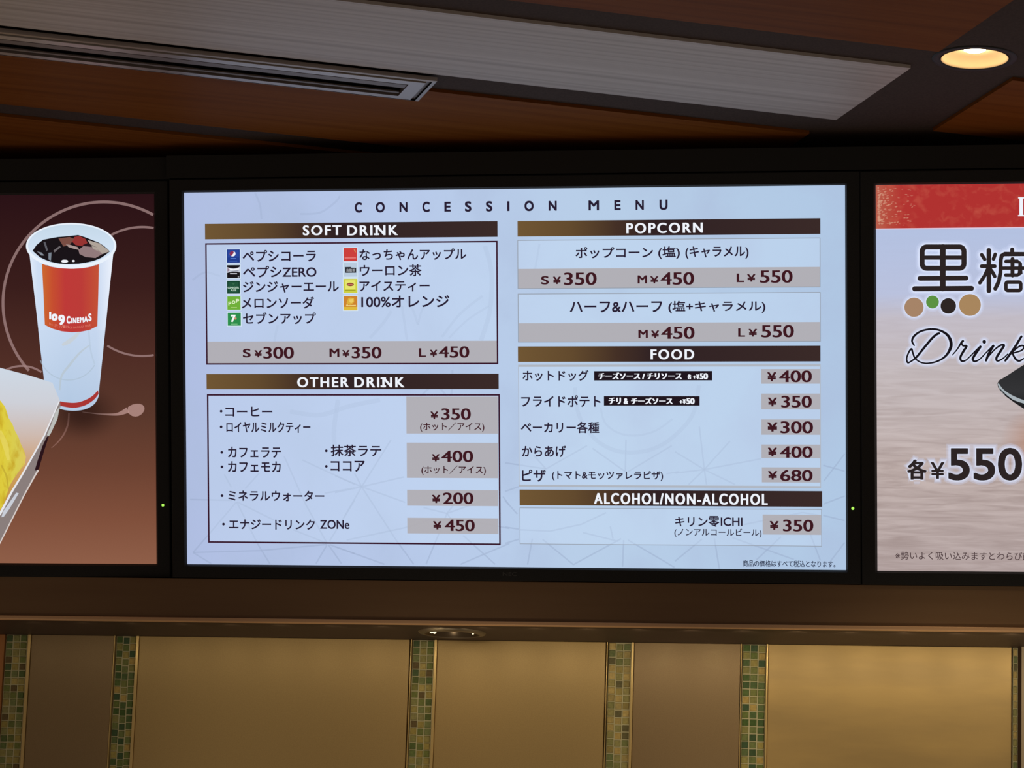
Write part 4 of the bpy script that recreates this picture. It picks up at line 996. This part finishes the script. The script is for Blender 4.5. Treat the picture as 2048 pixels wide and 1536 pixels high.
def script(a, m, layer, grow=0.0):
    def q(pts, wd):
        a.stroke([(1780 + x / 5.485, 460 + y / 5.485) for x, y in pts], [w_ + grow for w_ in wd], m, layer, curve=True)
    q([(266, 1266), (243, 1220), (262, 1168), (330, 1115), (430, 1090), (530, 1096), (620, 1142), (664, 1210), (666, 1290), (612, 1380), (520, 1440), (410, 1463), (330, 1448), (275, 1405), (252, 1350), (236, 1305), (205, 1345), (184, 1410), (196, 1455), (232, 1440), (290, 1395), (380, 1285), (460, 1190), (512, 1145), (540, 1134)],
      [3, 4, 4.6, 4, 4, 4, 5.4, 6.4, 6.4, 4.6, 3.6, 3.0, 3.0, 3.4, 3.6, 4.0, 3.4, 3.2, 3.6, 3, 4.4, 5.0, 5.0, 5.0, 4.6])
    q([(686, 1370), (740, 1305), (782, 1236), (800, 1218)], [2.4, 2.8, 4.2, 5.0])
    q([(786, 1240), (800, 1268), (840, 1274), (806, 1330), (772, 1398), (788, 1438), (830, 1430), (880, 1385), (935, 1330), (992, 1280)], [3.6, 3.6, 4.6, 5, 4.6, 4, 3, 2.6, 3, 5])
    q([(992, 1282), (936, 1362), (908, 1415), (932, 1442), (985, 1416), (1050, 1350), (1105, 1296), (1134, 1270)], [5, 5.4, 4.8, 4, 2.8, 2.6, 3.4, 5])
    a.disc(1780 + 1034 / 5.485, 460 + 1226 / 5.485, 3.8 + grow / 2, m, layer, n=20)
    q([(1134, 1272), (1085, 1355), (1054, 1432)], [5, 5.4, 4.6]); q([(1060, 1412), (1145, 1315), (1215, 1264), (1250, 1266), (1215, 1326), (1168, 1402), (1182, 1436), (1240, 1408), (1290, 1362)], [2.6, 3.0, 4, 5.0, 5.2, 4.8, 4.0, 2.8, 2.6])
    q([(1442, 1168), (1360, 1300), (1266, 1432)], [4.6, 5.2, 4.8]); q([(1290, 1396), (1380, 1305), (1440, 1268), (1474, 1280), (1440, 1322), (1342, 1352)], [2.6, 3.2, 3.6, 4, 3.4, 3])
    q([(1342, 1352), (1376, 1412), (1418, 1436), (1470, 1408)], [3.4, 4.6, 4.4, 2.6])
a = D()
for i, (g, m) in enumerate(((17, glows[0]), (11, glows[1]), (6, glows[2]))): kanji(a, m, 1 + i, g)
kanji(a, K_BIG, 5)
a.build('kanji_lettering', drk_screen)
a = D()
for x, y, r, col in ((1828.1, 614.6, 19.2, (166, 132, 104)), (1865.1, 604, 12.8, (92, 146, 66)), (1896.7, 611.9, 15.4, (46, 38, 36)), (1939.9, 609.9, 21.8, (168, 134, 94))):
    for i, (g, m) in enumerate(((7, glows[0]), (4.5, glows[1]), (2, glows[2]))): a.disc(x, y, r + g, m, 1 + i)
    a.disc(x, y, r, em('dot_paint', col), 5)
a.build('coloured_dots', drk_screen)
a = D()
for i, (g, m) in enumerate(((13, glows[0]), (8, glows[1]), (4, glows[2]))): script(a, m, 1 + i, g)
script(a, K_SCRIPT, 6)
a.build('script_lettering', drk_screen)
a = D()
for i, (off, m) in enumerate(((0.10, glows[0]), (0.07, glows[1]), (0.04, glows[2]))):
    g = (9, 6, 3)[i]
    a.text('各', 1814.7 - g, 918.9 - g, 1853.4 + g, 959.4 + g, m, 1 + i, off=off); a.text('¥', 1861.4 - g, 924 - g, 1889 + g, 957.6 + g, m, 1 + i, off=off)
    a.text('550', 1896.7 - g, 895.6 - g, 2044.3 + g, 961 + g, m, 1 + i, off=off)
a.text('各', 1814.7, 918.9, 1853.4, 959.4, K_BIG, 5, off=0.018, fat=0.8, fatv=0.3); a.text('¥', 1861.4, 924, 1889, 957.6, K_BIG, 5, off=0.016); a.text('550', 1896.7, 895.6, 2044.3, 961, K_BIG, 5, off=0.02)
a.build('price_lettering', drk_screen)
a = D(); a.text('※勢いよく吸い込みますとわらび餅', 1790.7, 1103.4, 2062, 1119.8, em('note_brown', (74, 56, 58)), 5, off=0.004); a.build('footnote_lettering', drk_screen)
# black bowl cut by the frame
a = D()
u0, v0_ = RL(2000, 760); u1, v1_ = RL(2060, 820)
m_bowl = grad('bowl_glaze', 1, RL(2020, 735)[1], RL(2020, 815)[1], [(0.0, (44, 44, 46)), (0.6, (52, 52, 54)), (1.0, (30, 30, 32))])
edge_u = [(2031, 740), (2060, 722), (2110, 705), (2180, 700), (2250, 712)]
a.poly([(1995, 766.7), (1997.6, 761), (2012, 752.6)] + edge_u + [(2290, 740), (2270, 790), (2200, 838), (2120, 842), (2080, 833), (2048, 817.6), (2030, 806), (2012, 793), (2002, 783), (1996.2, 774.7)], m_bowl, 7)
a.stroke([(1997, 768), (2004, 780), (2016, 790), (2032, 798), (2055, 806), (2085, 815)], [2.5, 6, 7.5, 7, 6, 4], em('bowl_gloss', (168, 178, 184)), 8, curve=True)
a.stroke([(2000, 778), (2014, 792), (2034, 806), (2060, 818)], [1.5, 2.6, 2.6, 2.0], em('bowl_under', (28, 28, 30)), 9, curve=True)
a.build('bowl_picture', drk_screen)

bpy.data.objects.remove(_to)
